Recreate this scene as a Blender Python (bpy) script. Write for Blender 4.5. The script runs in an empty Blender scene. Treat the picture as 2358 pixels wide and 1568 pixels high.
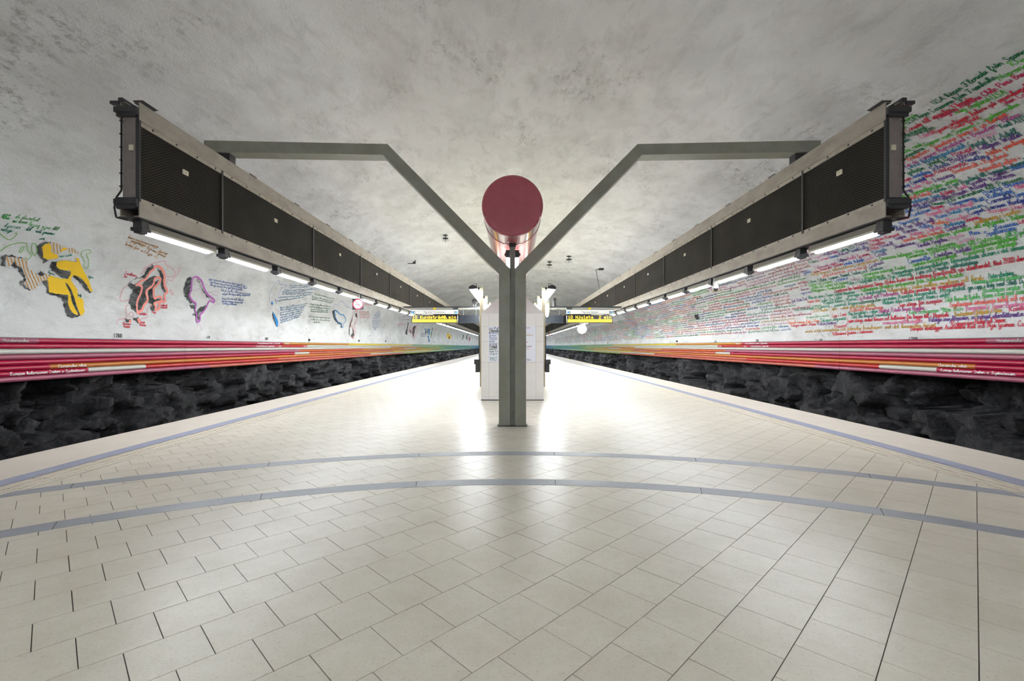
import bpy, math, random
import numpy as np
from mathutils import noise, Vector

random.seed(7)
rng = np.random.default_rng(7)
scene = bpy.context.scene
COL = scene.collection

# ------------------------------------------------------------------ camera, world, exposure
F = 1065.0            # focal length in pixels of the 2358 wide frame
UV, VV = 1180.0, 797.0   # vanishing point of the platform
EYE = 1.4
cam_d = bpy.data.cameras.new('camera')
cam = bpy.data.objects.new('camera', cam_d)
COL.objects.link(cam)
cam.location = (0, 0, EYE)
cam.rotation_euler = (math.pi / 2, 0, 0)
cam_d.sensor_fit = 'HORIZONTAL'
cam_d.sensor_width = 36.0
cam_d.lens = 36.0 * F / 2358.0
cam_d.shift_x = -(UV - 1179.0) / 2358.0
cam_d.shift_y = (VV - 784.0) / 2358.0
cam_d.clip_start = 0.05
cam_d.clip_end = 300
scene.camera = cam

world = bpy.data.worlds.new('world')
scene.world = world
world.use_nodes = True
world.node_tree.nodes['Background'].inputs[0].default_value = (0.75, 0.8, 0.9, 1)
world.node_tree.nodes['Background'].inputs[1].default_value = 0.05

scene.view_settings.view_transform = 'Standard'
scene.view_settings.look = 'None'
scene.view_settings.gamma = 1.0
scene.view_settings.use_curve_mapping = False
scene.view_settings.exposure = 0.96
scene.cycles.max_bounces = 5
scene.cycles.diffuse_bounces = 4
scene.cycles.glossy_bounces = 3
scene.cycles.adaptive_threshold = 0.1
scene.cycles.use_light_tree = False
scene.cycles.sample_clamp_indirect = 6.0
LAMP = 52.0           # emission of the fluorescent diffusers

# ------------------------------------------------------------------ helpers
def srgb(r, g, b):
    f = lambda c: (c / 255 / 12.92) if c / 255 <= 0.04045 else ((c / 255 + 0.055) / 1.055) ** 2.4
    return (f(r), f(g), f(b), 1.0)

def mat(name, col, rough=0.5, metal=0.0, emit=None, estr=0.0, spec=0.5, var=0.0, vscale=4.0, vcol=None,
        bump=0.0, bscale=20.0, coat=0.0, vstretch=(1, 1, 1)):
    m = bpy.data.materials.new(name)
    m.use_nodes = True
    nt = m.node_tree
    b = nt.nodes['Principled BSDF']
    b.inputs['Base Color'].default_value = col
    b.inputs['Roughness'].default_value = rough
    b.inputs['Metallic'].default_value = metal
    b.inputs['Specular IOR Level'].default_value = spec
    b.inputs['Coat Weight'].default_value = coat
    if emit:
        b.inputs['Emission Color'].default_value = emit
        b.inputs['Emission Strength'].default_value = estr
    if var > 0 or bump > 0:
        tc = nt.nodes.new('ShaderNodeTexCoord')
        mp = nt.nodes.new('ShaderNodeMapping')
        mp.inputs['Scale'].default_value = vstretch
        nt.links.new(tc.outputs['Object'], mp.inputs[0])
    if var > 0:
        n = nt.nodes.new('ShaderNodeTexNoise')
        n.inputs['Scale'].default_value = vscale
        n.inputs['Detail'].default_value = 6
        n.inputs['Roughness'].default_value = 0.65
        nt.links.new(mp.outputs[0], n.inputs['Vector'])
        cr = nt.nodes.new('ShaderNodeValToRGB')
        cr.color_ramp.elements[0].position = 0.38
        cr.color_ramp.elements[1].position = 0.68
        nt.links.new(n.outputs['Fac'], cr.inputs[0])
        mx = nt.nodes.new('ShaderNodeMix')
        mx.data_type = 'RGBA'
        mx.inputs[6].default_value = col
        mx.inputs[7].default_value = vcol or tuple(c * 0.55 for c in col[:3]) + (1,)
        mul = nt.nodes.new('ShaderNodeMath'); mul.operation = 'MULTIPLY'
        mul.inputs[1].default_value = var
        nt.links.new(cr.outputs[0], mul.inputs[0])
        nt.links.new(mul.outputs[0], mx.inputs[0])
        nt.links.new(mx.outputs[2], b.inputs['Base Color'])
    if bump > 0:
        n2 = nt.nodes.new('ShaderNodeTexNoise')
        n2.inputs['Scale'].default_value = bscale
        n2.inputs['Detail'].default_value = 5
        nt.links.new(mp.outputs[0], n2.inputs['Vector'])
        bp = nt.nodes.new('ShaderNodeBump')
        bp.inputs['Strength'].default_value = bump
        bp.inputs['Distance'].default_value = 0.02
        nt.links.new(n2.outputs['Fac'], bp.inputs['Height'])
        nt.links.new(bp.outputs[0], b.inputs['Normal'])
    return m

class MB:
    """collects shapes; build() links them as one mesh object"""
    def __init__(self):
        self.v = []; self.f = []
    def add(self, vs, fs):
        o = len(self.v)
        self.v += [tuple(p) for p in vs]
        self.f += [tuple(i + o for i in q) for q in fs]
        return self
    def box(self, x0, x1, y0, y1, z0, z1, bev=0.0):
        if x0 > x1: x0, x1 = x1, x0
        if y0 > y1: y0, y1 = y1, y0
        if z0 > z1: z0, z1 = z1, z0
        return self.add([(x0, y0, z0), (x1, y0, z0), (x1, y1, z0), (x0, y1, z0), (x0, y0, z1), (x1, y0, z1), (x1, y1, z1), (x0, y1, z1)],
                        [(0, 3, 2, 1), (4, 5, 6, 7), (0, 1, 5, 4), (1, 2, 6, 5), (2, 3, 7, 6), (3, 0, 4, 7)])
    def prism_y(self, pts, y0, y1):
        """polygon in XZ (counter clockwise seen from -Y) extruded along Y"""
        n = len(pts)
        vs = [(x, y0, z) for x, z in pts] + [(x, y1, z) for x, z in pts]
        fs = [tuple(range(n)), tuple(range(2 * n - 1, n - 1, -1))]
        fs += [(i, i + n, (i + 1) % n + n, (i + 1) % n) for i in range(n)]
        return self.add(vs, fs)
    def trough(self, pts, y0, y1):
        """open strip of faces along Y through the given XZ points, plus its two small ends"""
        n = len(pts)
        vs = [(x, y0, z) for x, z in pts] + [(x, y1, z) for x, z in pts]
        return self.add(vs, [(i, i + 1, i + 1 + n, i + n) for i in range(n - 1)])
    def tube(self, a, b, r, n=12, r2=None, caps=True):
        a = Vector(a); b = Vector(b); d = (b - a).normalized()
        up = Vector((0, 0, 1)) if abs(d.z) < 0.9 else Vector((1, 0, 0))
        e1 = d.cross(up).normalized(); e2 = d.cross(e1)
        r2 = r if r2 is None else r2
        vs = []
        for c, rr in ((a, r), (b, r2)):
            for i in range(n):
                t = 2 * math.pi * i / n
                vs.append(c + e1 * (rr * math.cos(t)) + e2 * (rr * math.sin(t)))
        fs = [(i, (i + 1) % n, (i + 1) % n + n, i + n) for i in range(n)]
        if caps:
            fs += [tuple(range(n - 1, -1, -1)), tuple(range(n, 2 * n))]
        return self.add(vs, fs)
    def path(self, pts, r, n=8):
        for a, b in zip(pts[:-1], pts[1:]):
            self.tube(a, b, r, n)
        return self
    def lathe_y(self, cx, cz, prof, n=48):
        """profile list of (radius, y) revolved about the Y axis through cx, cz"""
        vs = []; m = len(prof)
        for r, y in prof:
            for i in range(n):
                t = 2 * math.pi * i / n
                vs.append((cx + r * math.cos(t), y, cz + r * math.sin(t)))
        fs = []
        for k in range(m - 1):
            for i in range(n):
                fs.append((k * n + i, k * n + (i + 1) % n, (k + 1) * n + (i + 1) % n, (k + 1) * n + i))
        fs.append(tuple(range(n - 1, -1, -1)))
        fs.append(tuple((m - 1) * n + i for i in range(n)))
        return self.add(vs, fs)
    def lathe_z(self, cx, cy, prof, n=20):
        vs = []; m = len(prof)
        for r, z in prof:
            for i in range(n):
                t = 2 * math.pi * i / n
                vs.append((cx + r * math.cos(t), cy + r * math.sin(t), z))
        fs = []
        for k in range(m - 1):
            for i in range(n):
                fs.append((k * n + i, k * n + (i + 1) % n, (k + 1) * n + (i + 1) % n, (k + 1) * n + i))
        fs.append(tuple(range(n - 1, -1, -1)))
        fs.append(tuple((m - 1) * n + i for i in range(n)))
        return self.add(vs, fs)
    def mesh(self, name, m, smooth=False):
        me = bpy.data.meshes.new(name)
        me.from_pydata(self.v, [], self.f)
        if m: me.materials.append(m)
        if smooth:
            me.polygons.foreach_set('use_smooth', [True] * len(me.polygons))
        me.update()
        return me
    def build(self, name, m, parent=None, smooth=False, bevel=0.0, sharp=None):
        me = self.mesh(name, m, smooth)
        if sharp is not None:
            me.set_sharp_from_angle(angle=math.radians(sharp))
        o = bpy.data.objects.new(name, me)
        COL.objects.link(o)
        if parent: put(o, parent)
        if bevel > 0:
            md = o.modifiers.new('bevel', 'BEVEL')
            md.width = bevel; md.segments = 2; md.limit_method = 'ANGLE'
        return o

def put(o, parent):
    """parent without moving (shapes are given in world coordinates; parents are unrotated)"""
    o.parent = parent
    p = parent
    off = Vector((0, 0, 0))
    while p is not None:
        off += p.location
        p = p.parent
    o.location = o.location - off

def npmesh(name, V, Q, m, parent=None, smooth=False, normals=None):
    me = bpy.data.meshes.new(name)
    V = np.asarray(V, dtype=np.float32); Q = np.asarray(Q, dtype=np.int32)
    k = Q.shape[1]
    me.vertices.add(len(V)); me.vertices.foreach_set('co', V.ravel())
    me.loops.add(Q.size); me.loops.foreach_set('vertex_index', Q.ravel())
    me.polygons.add(len(Q))
    me.polygons.foreach_set('loop_start', np.arange(0, Q.size, k, dtype=np.int32))
    if smooth: me.polygons.foreach_set('use_smooth', np.ones(len(Q), dtype=bool))
    me.materials.append(m)
    me.update(calc_edges=True); me.validate()
    if normals is not None:
        me.normals_split_custom_set_from_vertices([tuple(x) for x in normals])
    o = bpy.data.objects.new(name, me)
    COL.objects.link(o)
    if parent: put(o, parent)
    return o

def tag(o, label=None, cat=None, group=None, kind=None):
    if label: o['label'] = label
    if cat: o['category'] = cat
    if group: o['group'] = group
    if kind: o['kind'] = kind
    return o

def thing(name, label, cat, loc=(0, 0, 0), group=None):
    o = bpy.data.objects.new(name, None)
    o.empty_display_size = 0.1
    COL.objects.link(o)
    o.location = loc
    return tag(o, label, cat, group)

def copy_tree(o, parent=None, shift=None):
    c = o.copy(); COL.objects.link(c)
    if parent: c.parent = parent
    if shift is not None: c.location = Vector(c.location) + Vector(shift)
    for ch in o.children:
        copy_tree(ch, c)
    return c

ORD = ['first', 'second', 'third', 'fourth', 'fifth', 'sixth', 'seventh', 'eighth', 'ninth', 'tenth', 'eleventh', 'twelfth',
       'thirteenth', 'fourteenth', 'fifteenth', 'sixteenth', 'seventeenth', 'eighteenth', 'nineteenth']
def ordinal(i):
    if i < 19: return ORD[i]
    t, u = divmod(i + 1, 10)
    tens = {2: 'twent', 3: 'thirt', 4: 'fort', 5: 'fift', 6: 'sixt', 7: 'sevent', 8: 'eight'}[t]
    return tens + 'ieth' if u == 0 else tens + 'y-' + ORD[u - 1]

# ------------------------------------------------------------------ materials
def wall_material():
    m = bpy.data.materials.new('painted_shotcrete')
    m.use_nodes = True
    nt = m.node_tree; L = nt.links; N = nt.nodes
    b = N['Principled BSDF']
    b.inputs['Roughness'].default_value = 0.75
    b.inputs['Specular IOR Level'].default_value = 0.25
    tc = N.new('ShaderNodeTexCoord')
    def ns(scale, det, rough, stretch=(1, 1, 1), dist=0.0):
        mp = N.new('ShaderNodeMapping'); mp.inputs['Scale'].default_value = stretch
        L.new(tc.outputs['Object'], mp.inputs[0])
        n = N.new('ShaderNodeTexNoise'); n.inputs['Scale'].default_value = scale
        n.inputs['Detail'].default_value = det; n.inputs['Roughness'].default_value = rough
        n.inputs['Distortion'].default_value = dist
        L.new(mp.outputs[0], n.inputs['Vector'])
        return n.outputs['Fac']
    def ramp(src, a, bb):
        r = N.new('ShaderNodeMapRange'); r.inputs['From Min'].default_value = a; r.inputs['From Max'].default_value = bb
        L.new(src, r.inputs['Value']); return r.outputs[0]
    def mix(f, c1, c2, k):
        mx = N.new('ShaderNodeMix'); mx.data_type = 'RGBA'
        mu = N.new('ShaderNodeMath'); mu.operation = 'MULTIPLY'; mu.inputs[1].default_value = k
        L.new(f, mu.inputs[0]); L.new(mu.outputs[0], mx.inputs[0])
        if isinstance(c1, tuple): mx.inputs[6].default_value = c1
        else: L.new(c1, mx.inputs[6])
        mx.inputs[7].default_value = c2
        return mx.outputs[2]
    cloud = ramp(ns(0.8, 3, 0.6, (1, 0.6, 1), 0.3), 0.40, 0.70)
    c = mix(cloud, (0.885, 0.905, 0.915, 1), (0.62, 0.63, 0.63, 1), 0.6)
    smear = ramp(ns(2.6, 4, 0.7, (1, 0.45, 1.0), 0.35), 0.50, 0.74)
    c = mix(smear, c, (0.44, 0.44, 0.42, 1), 0.38)
    blot = N.new('ShaderNodeMath'); blot.operation = 'MULTIPLY'
    L.new(ramp(ns(0.5, 2, 0.5), 0.53, 0.68), blot.inputs[0]); L.new(ramp(ns(7, 5, 0.85, (1, 0.5, 1)), 0.50, 0.72), blot.inputs[1])
    c = mix(blot.outputs[0], c, (0.12, 0.12, 0.10, 1), 0.85)
    speck = ramp(ns(60, 2, 0.5), 0.70, 0.78)
    c = mix(speck, c, (0.2, 0.2, 0.18, 1), 0.5)
    L.new(c, b.inputs['Base Color'])
    bp = N.new('ShaderNodeBump'); bp.inputs['Strength'].default_value = 0.55; bp.inputs['Distance'].default_value = 0.05
    add = N.new('ShaderNodeMath'); add.operation = 'MULTIPLY_ADD'; add.inputs[1].default_value = 0.5
    L.new(ns(30, 3, 0.75), add.inputs[0]); L.new(ns(7, 4, 0.7, (1, 0.7, 1)), add.inputs[2])
    L.new(add.outputs[0], bp.inputs['Height']); L.new(bp.outputs[0], b.inputs['Normal'])
    return m

def tile_material():
    m = bpy.data.materials.new('beige_stone_tile')
    m.use_nodes = True
    nt = m.node_tree; L = nt.links; N = nt.nodes
    b = N['Principled BSDF']
    b.inputs['Roughness'].default_value = 0.30
    b.inputs['Specular IOR Level'].default_value = 0.5
    geo = N.new('ShaderNodeNewGeometry')
    oi = N.new('ShaderNodeObjectInfo')
    def ns(scale, det, rough):
        n = N.new('ShaderNodeTexNoise'); n.inputs['Scale'].default_value = scale
        n.inputs['Detail'].default_value = det; n.inputs['Roughness'].default_value = rough
        L.new(geo.outputs['Position'], n.inputs['Vector']); return n.outputs['Fac']
    def ramp(src, a, bb, c=0, d=1):
        r = N.new('ShaderNodeMapRange'); r.inputs['From Min'].default_value = a; r.inputs['From Max'].default_value = bb
        r.inputs['To Min'].default_value = c; r.inputs['To Max'].default_value = d
        L.new(src, r.inputs['Value']); return r.outputs[0]
    def mix(f, c1, c2):
        mx = N.new('ShaderNodeMix'); mx.data_type = 'RGBA'
        L.new(f, mx.inputs[0])
        if isinstance(c1, tuple): mx.inputs[6].default_value = c1
        else: L.new(c1, mx.inputs[6])
        mx.inputs[7].default_value = c2
        return mx.outputs[2]
    c = mix(ramp(ns(2.2, 4, 0.6), 0.35, 0.7), (0.72, 0.68, 0.59, 1), (0.62, 0.575, 0.48, 1))
    c = mix(ramp(ns(14, 4, 0.7), 0.40, 0.75, 0, 0.22), c, (0.47, 0.43, 0.34, 1))
    c = mix(ramp(ns(62, 4, 0.7), 0.56, 0.70, 0, 0.62), c, (0.38, 0.33, 0.24, 1))
    rnd = N.new('ShaderNodeMath'); rnd.operation = 'ADD'
    L.new(oi.outputs['Random'], rnd.inputs[0]); L.new(geo.outputs['Random Per Island'], rnd.inputs[1])
    fr = N.new('ShaderNodeMath'); fr.operation = 'FRACT'; L.new(rnd.outputs[0], fr.inputs[0])
    c = mix(ramp(fr.outputs[0], 0, 1, 0, 0.16), c, (0.52, 0.49, 0.41, 1))
    L.new(c, b.inputs['Base Color'])
    bp = N.new('ShaderNodeBump'); bp.inputs['Strength'].default_value = 0.12; bp.inputs['Distance'].default_value = 0.01
    L.new(ns(70, 4, 0.7), bp.inputs['Height']); L.new(bp.outputs[0], b.inputs['Normal'])
    return m

def rock_material():
    m = bpy.data.materials.new('dark_rock')
    m.use_nodes = True
    nt = m.node_tree; L = nt.links; N = nt.nodes
    b = N['Principled BSDF']
    tc = N.new('ShaderNodeTexCoord')
    def mapped(stretch):
        mp = N.new('ShaderNodeMapping'); mp.inputs['Scale'].default_value = stretch
        L.new(tc.outputs['Object'], mp.inputs[0]); return mp.outputs[0]
    def ns(scale, det, rough, stretch=(1, 1, 1), dist=0.0):
        n = N.new('ShaderNodeTexNoise'); n.inputs['Scale'].default_value = scale
        n.inputs['Detail'].default_value = det; n.inputs['Roughness'].default_value = rough; n.inputs['Distortion'].default_value = dist
        L.new(mapped(stretch), n.inputs['Vector']); return n.outputs['Fac']
    def rng_(src, a, bb, c=0.0, d=1.0):
        r = N.new('ShaderNodeMapRange'); r.inputs['From Min'].default_value = a; r.inputs['From Max'].default_value = bb
        r.inputs['To Min'].default_value = c; r.inputs['To Max'].default_value = d
        L.new(src, r.inputs['Value']); return r.outputs[0]
    def mix(f, c1, c2):
        mx = N.new('ShaderNodeMix'); mx.data_type = 'RGBA'; L.new(f, mx.inputs[0])
        if isinstance(c1, tuple): mx.inputs[6].default_value = c1
        else: L.new(c1, mx.inputs[6])
        mx.inputs[7].default_value = c2; return mx.outputs[2]
    c = mix(rng_(ns(1.9, 6, 0.8), 0.46, 0.56), (0.004, 0.005, 0.0065, 1), (0.048, 0.046, 0.052, 1))
    c = mix(rng_(ns(7, 7, 0.85), 0.53, 0.62, 0, 0.7), c, (0.115, 0.11, 0.12, 1))
    c = mix(rng_(ns(3.2, 5, 0.75, (1, 1, 0.22)), 0.61, 0.70, 0, 0.5), c, (0.15, 0.16, 0.145, 1))
    vo = N.new('ShaderNodeTexVoronoi'); vo.feature = 'DISTANCE_TO_EDGE'; vo.inputs['Scale'].default_value = 2.2
    L.new(mapped((1, 1, 1.5)), vo.inputs['Vector'])
    c = mix(rng_(vo.outputs['Distance'], 0.03, 0.0, 0, 0.85), c, (0.002, 0.002, 0.002, 1))
    L.new(c, b.inputs['Base Color'])
    b.inputs['Roughness'].default_value = 0.38
    bp = N.new('ShaderNodeBump'); bp.inputs['Strength'].default_value = 1.0; bp.inputs['Distance'].default_value = 0.07
    L.new(ns(8, 7, 0.8), bp.inputs['Height']); L.new(bp.outputs[0], b.inputs['Normal'])
    return m

def grille_material():
    m = bpy.data.materials.new('expanded_metal_grille')
    m.use_nodes = True
    nt = m.node_tree; L = nt.links; N = nt.nodes
    b = N['Principled BSDF']; b.inputs['Roughness'].default_value = 0.75; b.inputs['Specular IOR Level'].default_value = 0.15
    tc = N.new('ShaderNodeTexCoord')
    sp = N.new('ShaderNodeSeparateXYZ'); L.new(tc.outputs['Object'], sp.inputs[0])
    def lin(ky, kz):
        a = N.new('ShaderNodeMath'); a.operation = 'MULTIPLY'; a.inputs[1].default_value = ky; L.new(sp.outputs['Y'], a.inputs[0])
        c = N.new('ShaderNodeMath'); c.operation = 'MULTIPLY_ADD'; c.inputs[1].default_value = kz
        L.new(sp.outputs['Z'], c.inputs[0]); L.new(a.outputs[0], c.inputs[2])
        p = N.new('ShaderNodeMath'); p.operation = 'PINGPONG'; p.inputs[1].default_value = 0.5; L.new(c.outputs[0], p.inputs[0])
        return p.outputs[0]
    mn = N.new('ShaderNodeMath'); mn.operation = 'MINIMUM'
    L.new(lin(16, 26), mn.inputs[0]); L.new(lin(16, -26), mn.inputs[1])
    r = N.new('ShaderNodeMapRange'); r.inputs['From Min'].default_value = 0.10; r.inputs['From Max'].default_value = 0.18
    L.new(mn.outputs[0], r.inputs['Value'])
    n = N.new('ShaderNodeTexNoise'); n.inputs['Scale'].default_value = 1.4; n.inputs['Detail'].default_value = 4
    L.new(tc.outputs['Object'], n.inputs['Vector'])
    wire = N.new('ShaderNodeMix'); wire.data_type = 'RGBA'
    wire.inputs[6].default_value = (0.022, 0.020, 0.016, 1); wire.inputs[7].default_value = (0.075, 0.066, 0.052, 1)
    L.new(n.outputs['Fac'], wire.inputs[0])
    mx = N.new('ShaderNodeMix'); mx.data_type = 'RGBA'
    L.new(r.outputs[0], mx.inputs[0]); L.new(wire.outputs[2], mx.inputs[6]); mx.inputs[7].default_value = (0.004, 0.004, 0.0035, 1)
    L.new(mx.outputs[2], b.inputs['Base Color'])
    bp = N.new('ShaderNodeBump'); bp.invert = True; bp.inputs['Strength'].default_value = 0.6; bp.inputs['Distance'].default_value = 0.01
    L.new(r.outputs[0], bp.inputs['Height']); L.new(bp.outputs[0], b.inputs['Normal'])
    return m

M = {}
M['wall'] = wall_material()
M['tile'] = tile_material()
M['rock'] = rock_material()
M['grille'] = grille_material()
M['grout'] = mat('tile_grout', (0.10, 0.085, 0.075, 1), 0.8)
M['edge'] = mat('platform_edge_stone', (0.66, 0.60, 0.53, 1), 0.42, var=0.35, vscale=3.0, vcol=(0.52, 0.46, 0.40, 1), bump=0.05, bscale=60)
M['blue'] = mat('blue_grey_granite', (0.33, 0.37, 0.52, 1), 0.35, var=0.8, vscale=90, vcol=(0.20, 0.22, 0.28, 1), bump=0.1, bscale=120)
M['greyband'] = mat('grey_granite_band', (0.36, 0.40, 0.46, 1), 0.28, var=0.9, vscale=110, vcol=(0.20, 0.225, 0.26, 1), bump=0.25, bscale=130)
M['tact'] = mat('tactile_stone', (0.62, 0.58, 0.50, 1), 0.4, var=0.4, vscale=14, vcol=(0.5, 0.45, 0.36, 1))
M['ridge'] = mat('tactile_ridge', (0.33, 0.25, 0.15, 1), 0.45, var=0.7, vscale=16, vcol=(0.62, 0.55, 0.44, 1))
M['steel'] = mat('grey_green_painted_steel', (0.285, 0.29, 0.25, 1), 0.42, var=0.6, vscale=3.0, vcol=(0.20, 0.195, 0.155, 1), bump=0.06, bscale=40)
M['web'] = mat('recess_steel', (0.22, 0.235, 0.20, 1), 0.45, var=0.4, vscale=4)
M['chan'] = mat('weathered_channel', (0.40, 0.365, 0.32, 1), 0.6, var=0.6, vscale=5.0, vcol=(0.22, 0.19, 0.15, 1), bump=0.15, bscale=30, vstretch=(1, 0.4, 1))
M['strip'] = mat('pale_fixing_strip', (0.46, 0.42, 0.36, 1), 0.55, var=0.5, vscale=8)
M['dark'] = mat('dark_steel', (0.03, 0.031, 0.035, 1), 0.45)
M['mauve'] = mat('mauve_end_post', (0.24, 0.205, 0.205, 1), 0.5, var=0.4, vscale=6)
M['black'] = mat('black_cable', (0.01, 0.01, 0.01, 1), 0.5)
M['plate'] = mat('cream_number_plate', (0.7, 0.66, 0.52, 1), 0.5)
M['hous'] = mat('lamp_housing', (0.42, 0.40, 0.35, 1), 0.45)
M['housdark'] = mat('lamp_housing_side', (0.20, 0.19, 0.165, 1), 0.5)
M['lamp'] = mat('fluorescent_glow', (0.9, 0.9, 0.9, 1), 0.5, emit=(0.92, 0.965, 1.0, 1), estr=LAMP)
M['duct'] = mat('dark_red_enamel', (0.40, 0.075, 0.11, 1), 0.26, var=0.35, vscale=5, vcol=(0.30, 0.05, 0.075, 1), coat=0.4)
M['ductbody'] = mat('red_enamel_body', (0.48, 0.15, 0.15, 1), 0.2, coat=0.5)
M['kiosk'] = mat('white_stone_panel', (0.82, 0.80, 0.78, 1), 0.5, var=0.3, vscale=5, vcol=(0.70, 0.68, 0.65, 1))
M['roof'] = mat('white_metal_roof', (0.85, 0.84, 0.84, 1), 0.45)
M['paper'] = mat('white_paper', (0.80, 0.82, 0.90, 1), 0.6)
M['beige'] = mat('beige_post_paint', (0.42, 0.37, 0.25, 1), 0.5)
M['screen'] = mat('black_screen', (0.006, 0.005, 0.004, 1), 0.25)
M['navy'] = mat('navy_panel', (0.006, 0.010, 0.017, 1), 0.35)
M['led'] = mat('amber_led', (0.9, 0.5, 0.02, 1), 0.5, emit=(1.0, 0.62, 0.02, 1), estr=1.3)
M['led'].cycles.emission_sampling = 'NONE'
M['header'] = mat('pale_header_panel', (0.62, 0.62, 0.60, 1), 0.4)
M['ink'] = mat('black_ink', (0.015, 0.015, 0.017, 1), 0.6)
M['icon'] = mat('blue_icon', srgb(60, 140, 200), 0.5)
M['grey'] = mat('grey_pipe_steel', (0.34, 0.34, 0.31, 1), 0.4, metal=0.3)
M['yellow'] = mat('yellow_tape', srgb(225, 190, 20), 0.5)
M['signred'] = mat('sign_red', srgb(225, 25, 60), 0.5)
M['white'] = mat('sign_white', (0.85, 0.85, 0.85, 1), 0.5)
M['globe'] = mat('glowing_globe', (0.9, 0.9, 0.9, 1), 0.5, emit=(1, 0.98, 1.0, 1), estr=5.0)
M['camgrey'] = mat('camera_grey', (0.55, 0.56, 0.56, 1), 0.4)
M['oliv'] = mat('olive_box_paint', (0.22, 0.21, 0.13, 1), 0.5)
M['bed'] = mat('track_ballast', (0.03, 0.03, 0.032, 1), 0.9, var=0.8, vscale=30, vcol=(0.07, 0.07, 0.07, 1))
M['rail'] = mat('rail_steel', (0.25, 0.23, 0.21, 1), 0.3, metal=0.8)
M['amberglass'] = M['led']
PAINT = dict(
    dg=(12, 112, 66), lg=(70, 176, 40), tl=(20, 140, 110), dt=(10, 112, 98), rd=(205, 22, 52), cr=(200, 20, 85), pk=(222, 112, 160),
    lp=(222, 165, 198), mg=(176, 60, 140), pu=(92, 42, 138), nv=(30, 50, 150), bl=(36, 100, 190), tb=(24, 125, 178), oc=(196, 150, 40),
    og=(235, 105, 30), sa=(232, 100, 88), oR=(226, 76, 48), bk=(20, 24, 30), wh=(235, 232, 230), gn=(80, 180, 95),
    yel=(250, 205, 36), pink=(252, 160, 150), pur=(188, 104, 194), brt=(20, 130, 205), ora=(205, 140, 50), grn=(110, 175, 70), sh=(44, 46, 48),
    mve=(196, 150, 188), rose=(225, 100, 120))
def paint(k):
    n = 'paint_' + k
    if n not in M:
        M[n] = mat(n, tuple(c * 1.02 + 0.02 for c in srgb(*PAINT[k])[:3]) + (1,), 0.65, spec=0.2)
    return M[n]
M['shade'] = mat('charcoal_brush', (0.028, 0.030, 0.033, 1), 0.8, spec=0.1, var=1.0, vscale=5, vcol=(0.20, 0.21, 0.215, 1), vstretch=(1, 1, 2.5))

# ------------------------------------------------------------------ cavern vault: two painted walls and the ceiling, one continuous surface
AX, BZ, CZ = 10.15, 4.7, 2.5
ZW = 1.47                     # foot of the painted wall, just behind the top pipe
prof = [(-AX, z) for z in np.linspace(ZW, CZ, 40)][:-1]
prof += [(-AX * math.cos(t), CZ + BZ * math.sin(t)) for t in np.linspace(0, math.pi, 900)]
prof += [(AX, z) for z in np.linspace(CZ, ZW, 40)][1:]
prof = np.array(prof)
sl = np.concatenate([[0], np.cumsum(np.hypot(*np.diff(prof, axis=0).T))])
STOT = sl[-1]
NS = int(STOT / 0.13)
SG = np.linspace(0, STOT, NS)
PX = np.interp(SG, sl, prof[:, 0]); PZ = np.interp(SG, sl, prof[:, 1])
tx = np.gradient(PX); tz = np.gradient(PZ); tl_ = np.hypot(tx, tz)
NX, NZ = tz / tl_, -tx / tl_      # inward normal
YG = np.concatenate([np.arange(-12, 20, 0.14), np.arange(20, 45, 0.26), np.arange(45, 152.6, 0.7)])
NY = len(YG)
DISP = np.zeros((NY, NS))
for i, y in enumerate(YG):
    for j in range(NS):
        x, z = PX[j], PZ[j]
        n = 0.085 * noise.fractal((x * 0.55, y * 0.42, z * 0.55), 1.0, 2.0, 3) + 0.032 * noise.noise((x * 2.1 + 9, y * 1.5, z * 2.1)) \
            + 0.012 * noise.noise((x * 5.5, y * 4.5 + 3, z * 5.5))
        DISP[i, j] = n
low = np.clip((PZ - ZW - 0.02) / 0.7, 0.12, 1.0)
DISP *= low[None, :]
VX = PX[None, :] + NX[None, :] * DISP
VZ = PZ[None, :] + NZ[None, :] * DISP
VY = np.repeat(YG[:, None], NS, axis=1)
P = np.stack([VX, VY, VZ], axis=-1)
dY = np.gradient(P, axis=0); dS = np.gradient(P, axis=1)
NRM = np.cross(dY, dS)
NRM /= np.linalg.norm(NRM, axis=-1, keepdims=True)
if NRM[10, NS // 2, 2] > 0: NRM = -NRM

def surf(Y, S, off=0.012):
    """points on the actual wall mesh, lifted off it"""
    Y = np.clip(np.asarray(Y, float), YG[0], YG[-1] - 1e-4); S = np.clip(np.asarray(S, float), 0, STOT - 1e-4)
    i = np.clip(np.searchsorted(YG, Y, side='right') - 1, 0, NY - 2)
    fy = (Y - YG[i]) / (YG[i + 1] - YG[i])
    g = S / STOT * (NS - 1); j = np.clip(g.astype(int), 0, NS - 2); fs = g - j
    w = ((1 - fy) * (1 - fs))[:, None], (fy * (1 - fs))[:, None], ((1 - fy) * fs)[:, None], (fy * fs)[:, None]
    pt = w[0] * P[i, j] + w[1] * P[i + 1, j] + w[2] * P[i, j + 1] + w[3] * P[i + 1, j + 1]
    nn = w[0] * NRM[i, j] + w[1] * NRM[i + 1, j] + w[2] * NRM[i, j + 1] + w[3] * NRM[i + 1, j + 1]
    return pt + nn * off

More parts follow.
